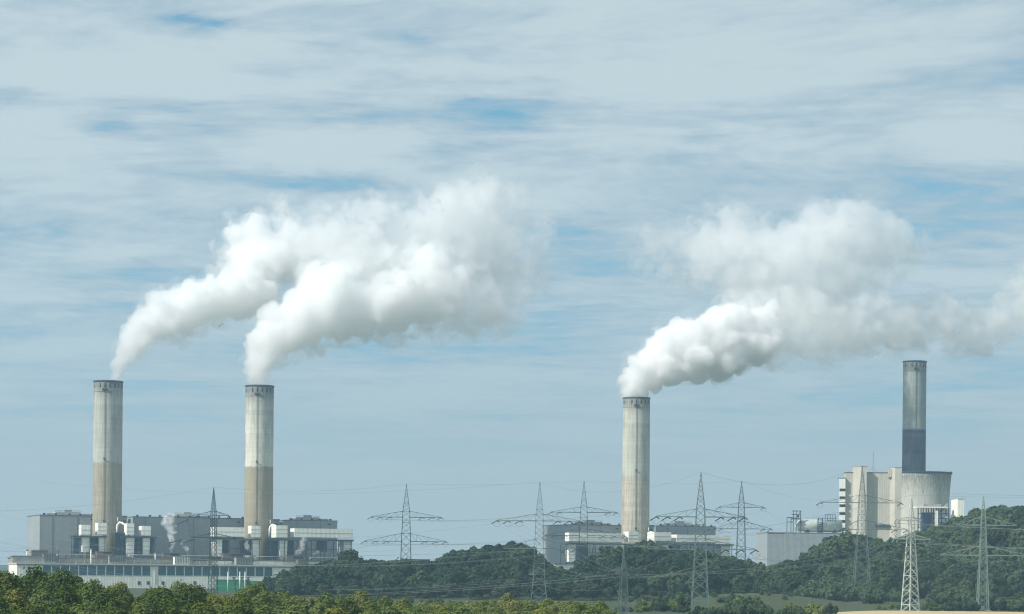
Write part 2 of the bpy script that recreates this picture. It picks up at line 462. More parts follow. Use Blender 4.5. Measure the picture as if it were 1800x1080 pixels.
# ---------------------------------------------------------------- chimneys
def chimney(px, py_top, Y, r_top, r_bot, label, bands_py, streak, seed, py_mid=None):
    top = W(px, py_top, Y)
    root = empty('chimney', (top.x, Y, 0), 0, label, 'chimney')
    H = top.z
    bands = [(W(px, q, Y).z, c) for q, c in bands_py]
    mat = mat_chimney('chimney_concrete', H, bands, streak, seed)
    def rad(z): return r_bot + (r_top - r_bot) * z / H
    t = 0.7
    prof = [(rad(z), z) for z in np.linspace(0, H, 40)] + [(r_top - t, H), (r_top - t, H - 14)]
    MB().lathe(prof, 72).obj('shaft', mat, root)
    MB().lathe([(r_top - t, H - 13.9), (0.01, H - 13.9)], 48).obj('flue', M['recess'], root)
    # crown ring and gallery
    MB().lathe([(r_top + 0.05, H - 0.9), (r_top + 0.55, H - 0.9), (r_top + 0.55, H + 0.25), (r_top - 0.3, H + 0.25), (r_top - 0.3, H - 0.1)], 72, smooth=False).obj('rim', M['steel'], root)
    hb = H - 9.2
    MB().lathe([(rad(hb) + 0.04, hb - 0.35), (rad(hb) + 0.32, hb - 0.35), (rad(hb) + 0.32, hb + 0.2), (rad(hb) + 0.04, hb + 0.2)], 72, smooth=False).obj('gallery_band', M['dim'], root)
    for k in range(18):
        if k in (4, 11): continue
        a = 2 * math.pi * (k + 0.35) / 18
        z0, z1 = H - 6.2, H - 2.4
        da = 0.045
        rr = rad(H - 4) + 0.06
        vs = []
        for aa in (a - da, a, a + da):
            for q in (rr, rr - 0.5):
                for z in (z0, z1): vs.append((q * math.cos(aa), q * math.sin(aa), z))
        mb = MB()
        mb.add(vs, [(0, 4, 5, 1), (4, 8, 9, 5), (2, 3, 7, 6), (6, 7, 11, 10), (0, 1, 3, 2), (8, 10, 11, 9), (1, 5, 7, 3), (5, 9, 11, 7), (0, 2, 6, 4), (4, 6, 10, 8)])
        mb.obj('vent_opening', M['recess'], root)  # dark solid that paints in the shade of an opening
    # access ladder with its landings, on the side towards the camera
    al = R(-92)
    lad = MB()
    for s in (-0.35, 0.35):
        lad.bar((math.cos(al) * (rad(0) + 0.45) + s, math.sin(al) * (rad(0) + 0.45), 2), (math.cos(al) * (r_top + 0.45) + s, math.sin(al) * (r_top + 0.45), H - 1), 0.16)
    for z in np.arange(3, H - 2, 2.2):
        q = rad(z) + 0.45
        lad.bar((math.cos(al) * q - 0.35, math.sin(al) * q, z), (math.cos(al) * q + 0.35, math.sin(al) * q, z), 0.14)
    lad.obj('ladder', M['steel'], root)
    for z in (H - 8.2, H * 0.62, H * 0.32):
        q = rad(z)
        w_ = 2.6 if z > H * 0.9 else 0.9
        p = MB().box(math.cos(al) * q - w_, math.cos(al) * q + w_, math.sin(al) * q - 1.5, math.sin(al) * q + 0.1, z - 0.2, z)
        p.box(math.cos(al) * q - w_, math.cos(al) * q + w_, math.sin(al) * q - 1.5, math.sin(al) * q - 1.4, z, z + 1.1)
        p.obj('landing', M['steel'], root)
    return root

U1 = (0.50, 0.52, 0.47); L1 = (0.39, 0.37, 0.28)
chimney(190.5, 671, 2000, 12.6, 12.7, 'tall leftmost chimney, pale grey above and brownish below, steaming', [(1000, L1), (817, L1), (814, U1), (700, U1)], 0.75, 1.3)
U2 = (0.74, 0.73, 0.63); L2 = (0.37, 0.33, 0.24)
chimney(456.5, 679, 2050, 12.7, 13.0, 'second chimney from the left, cream white above a sharp brown lower half', [(1000, L2), (823, L2), (821, U2), (750, (0.70, 0.70, 0.61)), (705, (0.48, 0.50, 0.46)), (690, (0.42, 0.43, 0.40))], 0.6, 5.1)
U3 = (0.56, 0.57, 0.50); L3 = (0.56, 0.52, 0.42)
chimney(1119, 700, 2186, 12.9, 13.6, 'steaming chimney right of centre, uniform streaky pale concrete', [(1000, L3), (845, L3), (830, U3), (720, U3)], 0.7, 8.7)
U4 = (0.31, 0.375, 0.36); L4 = (0.006, 0.042, 0.11)
chimney(1608, 636, 2290, 11.6, 11.8, 'smokeless chimney behind the cooling tower, dark slate blue lower half', [(1000, L4), (757, L4), (755, U4), (700, U4), (650, (0.30, 0.36, 0.35))], 0.5, 2.9)
# ---------------------------------------------------------------- power station, row frame
AX = R(21.4)
DX, DY = math.cos(AX), math.sin(AX)
OX, OY = W(190.5, 1000, 2000).x, 2000.0
def row_u(px, y, py=950):
    t = ((px - 900.0) - (H0 - py) * ROLL) / FPX
    return (t * (OY + DX * y) - OX + DY * y) / (DX - DY * t)
def row_world(u, y): return (OX + DX * u - DY * y, OY + DY * u + DX * y)
def row_z(px, py, y):
    Yw = row_world(row_u(px, y, py), y)[1]
    return W(px, py, Yw).z

class Local:
    """a thing standing in a turned frame; its parts are built in frame coordinates"""
    def __init__(s, name, label, cat, u, y, group=None, frame=None):
        s.u, s.y = u, y
        x_, y_ = (frame or row_world)(u, y)
        s.e = empty(name, (x_, y_, 0), AX if frame is None else frame.a, label, cat, group)
    def part(s, name, mb, mat, parent=None, label=None):
        mb.v = [(a - s.u, b - s.y, c) for a, b, c in mb.v]
        o = mb.obj(name, mat, parent or s.e)
        if label: o['label'] = label
        return o

def roof_kit(L, u0, u1, y0, y1, zt, rnd, monitor=True):
    L.part('roof', MB().box(u0 - 0.25, u1 + 0.25, y0 - 0.25, y1 + 0.25, zt, zt + 0.7), M['roof'])
    n = int((u1 - u0) / 9)
    for i in range(n):
        u = u0 + (i + 0.5 + rnd.uniform(-0.2, 0.2)) * (u1 - u0) / n
        y = y0 + 3
        mb = MB().lathe([(0.8, zt + 0.7), (0.8, zt + 1.5), (1.3, zt + 1.6), (1.2, zt + 2.1), (0.1, zt + 2.3)], 10, u, y)
        L.part('roof_fan', mb, M['steel'])
    if monitor:
        um = (u0 + u1) / 2
        mb = MB().prism([(um - 19, y0 + 9), (um + 19, y0 + 9), (um + 13, y0 + 30), (um - 13, y0 + 30)], zt + 0.7, zt + 2.2)
        mb.box(um - 11, um + 11, y0 + 12, y0 + 28, zt + 2.2, zt + 3.6)
        mb.box(um - 3, um + 4, y0 + 14, y0 + 20, zt + 3.6, zt + 5.6)
        L.part('roof_monitor', mb, M['clad2'])
        rb = MB()
        for k in range(13):
            rb.bar((um - 11 + k * 22 / 12, y0 + 12, zt + 3.6), (um - 11 + k * 22 / 12, y0 + 12, zt + 4.8), 0.2)
        rb.bar((um - 11, y0 + 12, zt + 4.8), (um + 11, y0 + 12, zt + 4.8), 0.2)
        L.part('railing', rb, M['steel'])

def boiler_house(px0, px1, py_top, label, rnd, depth=66, y0=16, monitor=True):
    u0, u1 = row_u(px0, y0, py_top), row_u(px1, y0, py_top)
    zt = row_z((px0 + px1) / 2, py_top, y0)
    L = Local('boiler_house', label, 'boiler house', (u0 + u1) / 2, y0, 'boiler houses in a row')
    L.part('wall', MB().box(u0, u1, y0, y0 + depth, 0, zt), M['clad'])
    roof_kit(L, u0, u1, y0, y0 + depth, zt, rnd, monitor)
    for k in range(int((u1 - u0) / 22)):
        u = u0 + 11 + k * 22
        L.part('downpipe', MB().bar((u, y0 - 0.15, 20), (u, y0 - 0.15, zt), 0.28), M['roof'])
    hatch = MB().box(u1 - 9, u1 - 6.5, y0 - 0.12, y0 - 0.003, zt - 3.4, zt - 2.3)
    L.part('louvre', hatch, M['recess'])
    return L
rb = random.Random(4)
boiler_house(70, 177, 907, 'grey clad boiler house left of the leftmost chimney', rb)
boiler_house(234, 434, 911, 'long grey boiler house between the two left chimneys', rb)
boiler_house(502, 593, 916, 'grey boiler house right of the two-toned second chimney', rb)
boiler_house(999, 1098, 924, 'hazy grey boiler house left of the third chimney', rb)
boiler_house(1155, 1258, 926, 'hazy grey boiler house right of the third chimney', rb)

# narrow linking shafts beside the chimneys
def link_block(px0, px1, py_top, label, y0=26):
    u0, u1 = row_u(px0, y0, py_top), row_u(px1, y0, py_top)
    zt = row_z(px0, py_top, y0)
    L = Local('lift_tower', label, 'lift tower', (u0 + u1) / 2, y0, 'dark lift towers beside the boiler houses')
    L.part('wall', MB().box(u0, u1 - 0.4, y0, y0 + 12, 0, zt), M['dim'])
    L.part('roof', MB().box(u0 - 0.3, u1 - 0.2, y0 - 0.3, y0 + 12.3, zt, zt + 0.6), M['roof'])
    for k in range(5):
        L.part('window', MB().box(u0 + 1.0, u1 - 1.5, y0 - 0.08, y0 - 0.004, zt - 6 - k * 8, zt - 3 - k * 8), M['glass'])
link_block(214, 224, 908, 'dark lift tower right behind the leftmost chimney')
link_block(479, 492, 914, 'dark lift tower right behind the second chimney')
link_block(1141, 1150, 924, 'dark lift tower right behind the third chimney')

# flue gas filters in front of the chimneys
PXD = 0.34
def filt(L_, px0, px1, pyt, pyb, y0, depth, mat, part='casing', taper=0.0, label=None):
    u0 = row_u(px0 + PXD * depth, y0, pyt); u1 = row_u(px1, y0, pyt)
    zt = row_z(px1, pyt, y0); zb = row_z(px1, pyb, y0)
    mb = MB()
    if taper:
        t = taper
        mb.add([(u0 + t, y0 + t, zb), (u1 - t, y0 + t, zb), (u1 - t, y0 + depth - t, zb), (u0 + t, y0 + depth - t, zb), (u0, y0, zt), (u1, y0, zt), (u1, y0 + depth, zt), (u0, y0 + depth, zt)],
               [(0, 3, 2, 1), (4, 5, 6, 7), (0, 1, 5, 4), (1, 2, 6, 5), (2, 3, 7, 6), (3, 0, 4, 7)])
    else:
        mb.box(u0, u1, y0, y0 + depth, zb, zt)
    p = L_.part(part, mb, mat, label=label)
    # stiffening ribs as their own proud bands
    rib = MB()
    nb = max(1, int((zt - zb) / 3.2))
    for k in range(1, nb):
        z = zb + (zt - zb) * k / nb
        tt = taper * (1 - k / nb) if taper else 0
        ro = MB().box(u0 + tt - 0.15, u1 - tt + 0.15, y0 + tt - 0.15, y0 + tt + 0.05, z - 0.12, z + 0.12)
        ro.v = [(a - L_.u, b - L_.y, c) for a, b, c in ro.v]
        ro.obj('rib', M['dim'], p)
    return u0, u1, zb, zt

def filter_unit(px0, px1, up, low, label, y0=-34, depth=12, mat='white'):
    uc = row_u((px0 + px1) / 2, y0)
    L = Local('filter_unit', label, 'dust filter', uc, y0, 'pale dust filter units on the steel galleries')
    if up: filt(L, up[0], up[1], up[2], up[3], y0, depth, M[mat], 'upper_casing')
    if low:
        u0, u1, zb, zt = filt(L, low[0], low[1], low[2], low[3], y0 + 1.0, depth - 2, M[mat], 'lower_casing', 0.5)
        for a, b in ((u0 + 0.8, y0 + 2), (u1 - 0.8, y0 + 2), (u0 + 0.8, y0 + depth - 2.5), (u1 - 0.8, y0 + depth - 2.5)):
            L.part('leg', MB().bar((a, b, 0), (a, b, zb), 0.6), M['steel'])
    return L

filter_unit(139, 159, (139, 159, 923, 941.5), (141, 158.5, 945, 971), 'farthest left pale dust filter before the grey boiler house')
filter_unit(168, 188, (168, 188, 919.5, 940), (171, 187, 945, 970), 'pale dust filter overlapping the foot of the leftmost chimney')
filter_unit(218, 236, (219, 236, 920.5, 941), (219, 236.5, 945, 980), 'pale dust filter just right of the leftmost chimney')
filter_unit(245, 265, (245, 265, 925, 942), (248, 264, 945, 976), 'rightmost pale dust filter before the long boiler house')
filter_unit(374, 430, (372, 430, 927.5, 944), (373, 391, 947, 979), 'long pale box filter behind the leftmost pylon', -34, 14)
filter_unit(438, 458, (438, 458, 924.5, 945), (441, 458, 949, 985), 'pale dust filter overlapping the foot of the second chimney')
filter_unit(480, 506, (480, 505.5, 924, 945.5), (487, 505.5, 949, 985), 'pale dust filter just right of the second chimney', -34, 16)
filter_unit(513, 620, (513, 620, 930.5, 946), (600, 618, 951, 985), 'longest pale box filter, at the right end of the left plant', -34, 14)
filter_unit(996, 1098, (997, 1098, 938, 953), (997, 1012, 957, 988), 'long pale box filter left of the third chimney', -34, 10)
filter_unit(1100, 1122, (1101, 1122.5, 935, 953), (1103, 1121, 957, 985), 'pale dust filter at the foot of the third chimney', -34, 12)
filter_unit(1140, 1180, (1145, 1180, 936, 951), (1160, 1178, 957, 985), 'hazy pale dust filter just right of the third chimney', -34, 16)
filter_unit(1184, 1285, (1185, 1285, 941.5, 954), (1262, 1284, 960, 985), 'long hazy box filter ending above the dark tree line', -34, 14)

def gantry(px0, px1, py, label, y0=-35.5, depth=17, braces=(), shade_blocks=()):
    u0 = row_u(px0, y0, py); u1 = row_u(px1, y0, py)
    z = row_z((px0 + px1) / 2, py, y0)
    L = Local('steel_gallery', label, 'gallery', (u0 + u1) / 2, y0, 'steel galleries carrying the dust filters')
    L.part('deck', MB().box(u0, u1, y0, y0 + depth, z - 1.5, z), M['steel'])
    rl = MB()
    for yy in (y0 + 0.1,):
        for h in (0.6, 1.2): rl.bar((u0, yy, z + h), (u1, yy, z + h), 0.09)
        k = u0
        while k <= u1: rl.bar((k, yy, z), (k, yy, z + 1.2), 0.09); k += 2.0
    L.part('railing', rl, M['steel'])
    n = max(2, int((u1 - u0) / 12))
    for i in range(n + 1):
        u = u0 + 1.5 + (u1 - u0 - 3) * i / n
        for yy in (y0 + 1.2, y0 + depth - 1.2):
            L.part('column', MB().bar((u, yy, 0), (u, yy, z - 1.1), 0.55), M['steel'])
    bm_ = MB()
    for i in range(n):
        ua = u0 + 1.5 + (u1 - u0 - 3) * i / n; ub = u0 + 1.5 + (u1 - u0 - 3) * (i + 1) / n
        bm_.bar((ua, y0 + depth - 1.2, 2), (ub, y0 + depth - 1.2, z - 2), 0.35)
        bm_.bar((ua, y0 + depth - 1.2, z - 9), (ub, y0 + depth - 1.2, z - 9), 0.4)
    L.part('bracing', bm_, M['blue'])
    for (a, b, pt, pb) in braces:
        ua = row_u(a, y0 + 0.6, pt); ub = row_u(b, y0 + 0.6, pb)
        L.part('prop', MB().bar((ua, y0 + 0.6, row_z(a, pt, y0)), (ub, y0 + 0.6, row_z(b, pb, y0)), 0.7), M['steel'])
    for (a, b, pt, pb, mt) in shade_blocks:
        ua = row_u(a, y0 + 8, pt); ub = row_u(b, y0 + 8, pt)
        L.part('shade_block', MB().box(ua, ub, y0 + 8, y0 + depth - 2.2, row_z(a, pb, y0 + 8), row_z(a, pt, y0 + 8)), M[mt])  # dark blue blocks that paint in the shade behind the filters
    return L
gantry(129, 188, 942, 'dark steel gallery left of the leftmost chimney', braces=((132, 128, 945, 974),), shade_blocks=((157, 172, 944, 976, 'blue'), (131, 140, 946, 974, 'blue')))
gantry(213, 276, 943, 'dark steel gallery right of the leftmost chimney', braces=((273, 267, 945, 975),), shade_blocks=((235, 250, 944, 978, 'blue'), (205, 219, 936, 976, 'blue'), (264, 271, 945, 972, 'blue')))
gantry(374, 460, 946.5, 'dark steel gallery left of the second chimney', braces=((404, 400, 949, 980),), shade_blocks=((390, 402, 949, 978, 'blue'), (428, 442, 949, 976, 'blue')))
gantry(474, 622, 948, 'long dark steel gallery right of the second chimney', braces=((540, 536, 951, 980), (573, 568, 951, 984), (598, 592, 951, 980)), shade_blocks=((470, 488, 950, 982, 'blue'), (505, 516, 950, 976, 'blue'), (560, 575, 950, 970, 'blue')))
gantry(994, 1122, 955, 'hazy steel gallery left of the third chimney', braces=((1044, 1038, 957, 985), (1072, 1066, 957, 985)), shade_blocks=((1018, 1034, 957, 985, 'blue'),))
gantry(1142, 1290, 956, 'hazy steel gallery right of the third chimney', braces=((1230, 1224, 958, 985),), shade_blocks=((1180, 1196, 958, 985, 'blue'),))

# curved white flue ducts beside the chimneys
def flue_duct(px, py, label, s=1.0):
    y0 = -14
    u = row_u(px, y0, py); zt = row_z(px, py, y0)
    L = Local('flue_duct', label, 'duct', u, y0, 'white flue ducts beside the chimneys')
    pts = [(u - 1.5 * s, y0, zt - 12), (u - 1.5 * s, y0, zt - 5), (u - 0.6, y0, zt - 3), (u + 2 * s, y0, zt - 0.8), (u + 5 * s, y0 - 2, zt - 1.6), (u + 9 * s, y0 - 6, zt - 4)]
    L.part('pipe', MB().tube(pts, 1.5 * s, 12), M['white'])
    L.part('bend_cover', MB().tube([(u - 0.5, y0, zt - 1), (u - 0.5, y0, zt + 3.5)], 0.5 * s, 8), M['white'])
flue_duct(208, 917, 'white curved duct right of the leftmost chimney foot', 0.65)
flue_duct(476, 921, 'white curved duct right of the second chimney foot', 0.65)
flue_duct(1141, 934, 'white curved duct right of the third chimney foot', 0.65)

# turbine hall with its long window band
def turbine_hall():
    y0, dep = -88, 42
    u0, u1 = row_u(30, y0, 1000), row_u(520, y0, 1000)
    zt = row_z(250, 992, y0)
    L = Local('turbine_hall', 'long white turbine hall with a band of blue windows', 'turbine hall', (u0 + u1) / 2, y0)
    L.part('wall', MB().box(u0, u1, y0, y0 + dep, 0, zt - 1.0), M['cream'])
    L.part('roof', MB().box(u0 - 0.6, u1 + 0.6, y0 - 0.8, y0 + dep + 0.3, zt - 1.0, zt), M['roofpale'])
    L.part('gutter', MB().box(u0 - 0.5, u1 + 0.5, y0 - 0.55, y0 - 0.003, zt - 1.7, zt - 1.003), M['roof'])
    def win(px0, px1, pt, pb, bars, name='window'):
        a, b = row_u(px0, y0, pt), row_u(px1, y0, pt)
        z1, z0 = row_z(px0, pt, y0), row_z(px0, pb, y0)
        fr = MB()
        fr.box(a, b, y0 - 0.22, y0 - 0.003, z1 - 0.2, z1).box(a, b, y0 - 0.22, y0 - 0.003, z0, z0 + 0.2)
        fr.box(a, a + 0.22, y0 - 0.22, y0 - 0.003, z0 + 0.2, z1 - 0.2).box(b - 0.22, b, y0 - 0.22, y0 - 0.003, z0 + 0.2, z1 - 0.2)
        for k in range(1, bars):
            u = a + (b - a) * k / bars
            fr.box(u - 0.08, u + 0.08, y0 - 0.2, y0 - 0.09, z0 + 0.2, z1 - 0.2)
        for k in (1, 2):
            z = z0 + (z1 - z0) * k / 3
            fr.box(a + 0.22, b - 0.22, y0 - 0.19, y0 - 0.1, z - 0.06, z + 0.06)
        w_ = L.part(name, fr, M['steel'])
        pn = MB().box(a + 0.2, b - 0.2, y0 - 0.08, y0 - 0.004, z0 + 0.1, z1 - 0.1)
        L.part('pane', pn, M['glass'], w_)
    px = 76.0
    for k in range(12): win(px, px + 13.6, 994.5 + k * 0.12, 1010.5 + k * 0.12, 4); px += 15.85
    px = 278.5
    for k in range(13): win(px, px + 13.4, 996 + k * 0.15, 1011.5 + k * 0.12, 4); px += 15.55
    for px in (60, 242, 258, 284, 310, 340): win(px, px + 5, 1022, 1028, 2)
    L.part('wall_strip', MB().box(row_u(273, y0) - 0.2, row_u(273, y0) + 0.2, y0 - 0.5, y0 - 0.003, 4, zt - 2), M['roofpale'])  # pale upright strip between the two runs of windows
turbine_hall()

def annex(px0, px1, py_top, y0, dep, label, mat, band=True):
    u0, u1 = row_u(px0, y0, py_top), row_u(px1, y0, py_top)
    zt = row_z((px0 + px1) / 2, py_top, y0)
    L = Local('bunker_annex', label, 'annex', (u0 + u1) / 2, y0, 'flat roofed annexes')
    L.part('wall', MB().box(u0, u1, y0, y0 + dep, 0, zt - 0.9), M[mat])
    L.part('roof', MB().box(u0 - 0.6, u1 + 0.6, y0 - 0.6, y0 + dep + 0.6, zt - 0.9, zt), M['roof'])
    if band:
        n = int((u1 - u0) / 7)
        for k in range(n):
            u = u0 + (k + 0.5) * (u1 - u0) / n
            if k % 3: L.part('pilaster', MB().box(u - 0.25, u + 0.25, y0 - 0.3, y0 - 0.003, 6, zt - 0.95), M['roofpale'])
    return L
annex(22, 372, 981.5, -44, 24, 'long low flat-roofed annex behind the turbine hall', 'dim')
annex(372, 520, 985, -44, 22, 'pale flat-roofed annex below the second chimney', 'cream')
annex(22, 98, 977.5, -54, 8, 'dark low annex at the far left corner', 'dim', False)
annex(540, 620, 986, -44, 22, 'low pale annex under the longest box filter', 'cream')
annex(976, 1042, 991, -60, 20, 'low cream annex behind the trees left of the third chimney', 'cream')

def roof_unit(px0, px1, pt, pb, y0, label, mat='dim', dark=True, dep=7, fins=False):
    u0, u1 = row_u(px0, y0, pt), row_u(px1, y0, pt)
    zt, zb = row_z(px0, pt, y0), row_z(px0, pb, y0)
    L = Local('rooftop_plant', label, 'rooftop unit', (u0 + u1) / 2, y0, 'small plant units on the annex roofs')
    L.part('housing', MB().box(u0, u1, y0, y0 + dep, zb - 3.0, zt - 0.4), M[mat])
    L.part('cap', MB().box(u0 - 0.3, u1 + 0.3, y0 - 0.3, y0 + dep + 0.3, zt - 0.4, zt), M['roof'])
    if dark: L.part('opening', MB().box(u0 + (u1 - u0) * 0.4, u1 - 0.4, y0 - 0.1, y0 - 0.004, zt - (zt - zb) * 0.75, zt - 0.7), M['recess'])  # dark plate that paints in the shade of the opening
    if fins:
        mb = MB(); k = u0 + 0.5
        while k < u1: mb.box(k, k + 0.5, y0 - 0.5, y0 - 0.004, zb, zt - 0.5); k += 1.4
        L.part('louvre', mb, M['steel'])
roof_unit(56, 84, 967.5, 975, -40, 'brown plant unit on the far left annex roof', 'rust', False)
roof_unit(76, 98, 973.5, 987, -56, 'blue framed unit below the far left annex roof', 'dim', False, 5, True)
roof_unit(170, 197, 969.5, 976, -40, 'brown unit with dark opening beneath the leftmost chimney', 'rust')
roof_unit(192, 216, 977, 988, -52, 'blue slatted cooler beneath the leftmost chimney', 'dim', False, 5, True)
roof_unit(287, 316, 972, 979, -40, 'brown unit with dark opening beneath the small steam wisps', 'rust')
roof_unit(307, 333, 978, 991, -56, 'white slatted cooler left of the leftmost pylon', 'white', False, 6, True)
roof_unit(392, 428, 973, 982, -40, 'brown unit with dark opening right of the leftmost pylon', 'rust')
roof_unit(415, 445, 980, 993, -56, 'tan round-sided cooler left of the second chimney foot', 'dim', False, 6, True)
roof_unit(504, 534, 976, 984, -42, 'tan unit with dark opening right of the second chimney', 'rust')
roof_unit(524, 542, 984, 996, -58, 'orange tan block at the right end of the turbine hall', 'rust', False)
roof_unit(610, 626, 978, 986, -42, 'brown unit at the right end of the left plant', 'rust')
roof_unit(722, 756, 983, 995, -60, 'pinkish low block seen over the trees beside a pylon', 'rust')

def pipe_run(px0, px1, py, y0, label, n=3):
    u0, u1 = row_u(px0, y0, py), row_u(px1, y0, py)
    z = row_z((px0 + px1) / 2, py, y0)
    L = Local('pipe_bridge', label, 'pipe bridge', (u0 + u1) / 2, y0, 'pipe bridges along the annex roofs')
    for k in range(n):
        L.part('pipe', MB().tube([(u0, y0 + k * 1.1, z - 1.2), (u0 + 0.8, y0 + k * 1.1, z), (u1 - 0.8, y0 + k * 1.1, z), (u1, y0 + k * 1.1, z - 1.2)], 0.32, 8), M['white' if k == 1 else 'clad2'])
    u = u0 + 2
    while u < u1:
        L.part('trestle', MB().bar((u, y0 - 0.4, z - 3.0), (u, y0 - 0.4, z), 0.22).bar((u, y0 + 1.1 * n, z - 3.0), (u, y0 + 1.1 * n, z), 0.22).bar((u, y0 - 0.5, z - 0.45), (u, y0 + 1.1 * n + 0.1, z - 0.45), 0.25), M['steel'])
        u += 6
pipe_run(100, 168, 975, -38, 'pipe bridge beneath the gallery left of the leftmost chimney')
pipe_run(226, 286, 976, -38, 'pipe bridge left of the steam wisps')
pipe_run(318, 370, 977, -38, 'pipe bridge left of the leftmost pylon')
pipe_run(450, 502, 979, -38, 'pipe bridge beneath the second chimney')
pipe_run(545, 600, 981, -38, 'pipe bridge beneath the longest box filter')

def roof_rail(px0, px1, py, y0, label):
    u0, u1 = row_u(px0, y0, py), row_u(px1, y0, py)
    z = row_z((px0 + px1) / 2, py, y0)
    L = Local('guard_rail', label, 'railing', (u0 + u1) / 2, y0, 'guard rails on the flat roofs')
    mb = MB()
    for h in (0.7, 1.3): mb.bar((u0, y0, z + h), (u1, y0, z + h), 0.1)
    L.part('rails', mb, M['steel'])
    mp = MB(); u = u0
    while u <= u1: mp.bar((u, y0, z), (u, y0, z + 1.35), 0.12); u += 2.5
    L.part('posts', mp, M['steel'])
roof_rail(24, 370, 981.5, -44.2, 'thin dark guard rail on the long annex roof')
roof_rail(372, 518, 985, -44.2, 'thin dark guard rail on the annex below the second chimney')

def vent_stack(px, pt, pb, y0, label, r=0.5):
    u = row_u(px, y0, pt)
    L = Local('vent_pipe', label, 'vent pipe', u, y0, 'thin vent pipes on the low roofs')
    zt, zb = row_z(px, pt, y0), row_z(px, pb, y0)
    L.part('pipe', MB().tube([(u, y0, zb - 2), (u, y0, zt)], r, 8), M['white' if r > 0.45 else 'steel'])
    L.part('cowl', MB().lathe([(r * 1.7, zt), (r * 1.9, zt + 0.5), (0.05, zt + 1.1)], 8, u, y0), M['roof'])
vent_stack(102, 967, 977, -46, 'dark thin vent pipe left of the first gallery', 0.4)
vent_stack(273, 973, 980, -46, 'short pale vent pipe right of the first galleries', 0.6)
vent_stack(48, 968, 978, -46, 'pale vent pipe at the left end of the annex roof', 0.7)
vent_stack(160, 966, 990, -70, 'bent pale vent pipe in front of the first gallery', 0.6)
vent_stack(446, 978, 984, -48, 'dark vent pipe before the second chimney', 0.4)

# green shed with three white masts
def shed():
    Y = 1700
    a = W(379, 1019, Y); b = W(482, 1021, Y)
    root = empty('green_shed', ((a.x + b.x) / 2, Y, 0), 0, 'green sheet-metal shed behind the leftmost trees', 'shed')
    hw = (b.x - a.x) / 2; zt = a.z
    m1 = W(434, 1019, Y).x - root.location.x
    MB().box(-hw, m1, 0, 22, 0, zt - 0.4).obj('wall', M['green'], root)
    MB().box(m1 + 0.01, hw, 3.5, 22, 0, zt - 0.9).obj('side_bay', M['green'], root)
    MB().box(-hw - 0.2, m1 + 0.1, -0.2, 22.2, zt - 0.4, zt).obj('roof', M['roof'], root)
    for px in (401, 422, 431):
        p = W(px, 1007, Y - 2)
        t = empty('vent_mast', (p.x, Y - 3, 0), 0, {401: 'white vent mast, leftmost of three over the green shed', 422: 'white vent mast, middle of three over the green shed', 431: 'white vent mast, rightmost of three over the green shed'}[px], 'vent mast', 'white vent masts at the green shed')
        MB().tube([(0, 0, 0), (0, 0, p.z)], 0.32, 10).obj('pipe', M['white'], t)
        MB().lathe([(0.5, p.z), (0.75, p.z + 0.1), (0.6, p.z + 0.5), (0.05, p.z + 0.7)], 10).obj('cowl', M['white'], t)
    for px in (411, 425, 436):
        p = W(px, 1016, Y + 6)
        t = empty('roof_ventilator', (p.x, Y + 6, zt), 0, {411: 'dark flat ventilator on the green shed, left one', 425: 'dark flat ventilator on the green shed, middle one', 436: 'dark flat ventilator on the green shed, right one'}[px], 'ventilator', 'dark ventilators on the green shed')
        MB().lathe([(0.6, 0), (0.6, 1.2), (1.6, 1.3), (1.6, 1.7), (0.05, 2.0)], 10).obj('cowl', M['steel'], t)
        MB().lathe([(0.75, 0.0), (0.75, 0.25), (0.62, 0.3)], 10).obj('collar', M['roof'], t)
shed()
# ---------------------------------------------------------------- old power block on the right
class Frame:
    def __init__(s, x, y, a): s.x, s.yy, s.a = x, y, a
    def __call__(s, u, y): return (s.x + math.cos(s.a) * u - math.sin(s.a) * y, s.yy + math.sin(s.a) * u + math.cos(s.a) * y)
    def u(s, px, py, y):
        t = ((px - 900.0) - (H0 - py) * ROLL) / FPX
        c, n = math.cos(s.a), math.sin(s.a)
        return (t * (s.yy + c * y) - s.x + n * y) / (c - n * t)
    def z(s, px, py, y):
        return W(px, py, s(s.u(px, py, y), y)[1]).z
FR = Frame(W(1536, 950, 2090).x, 2090, R(-3))

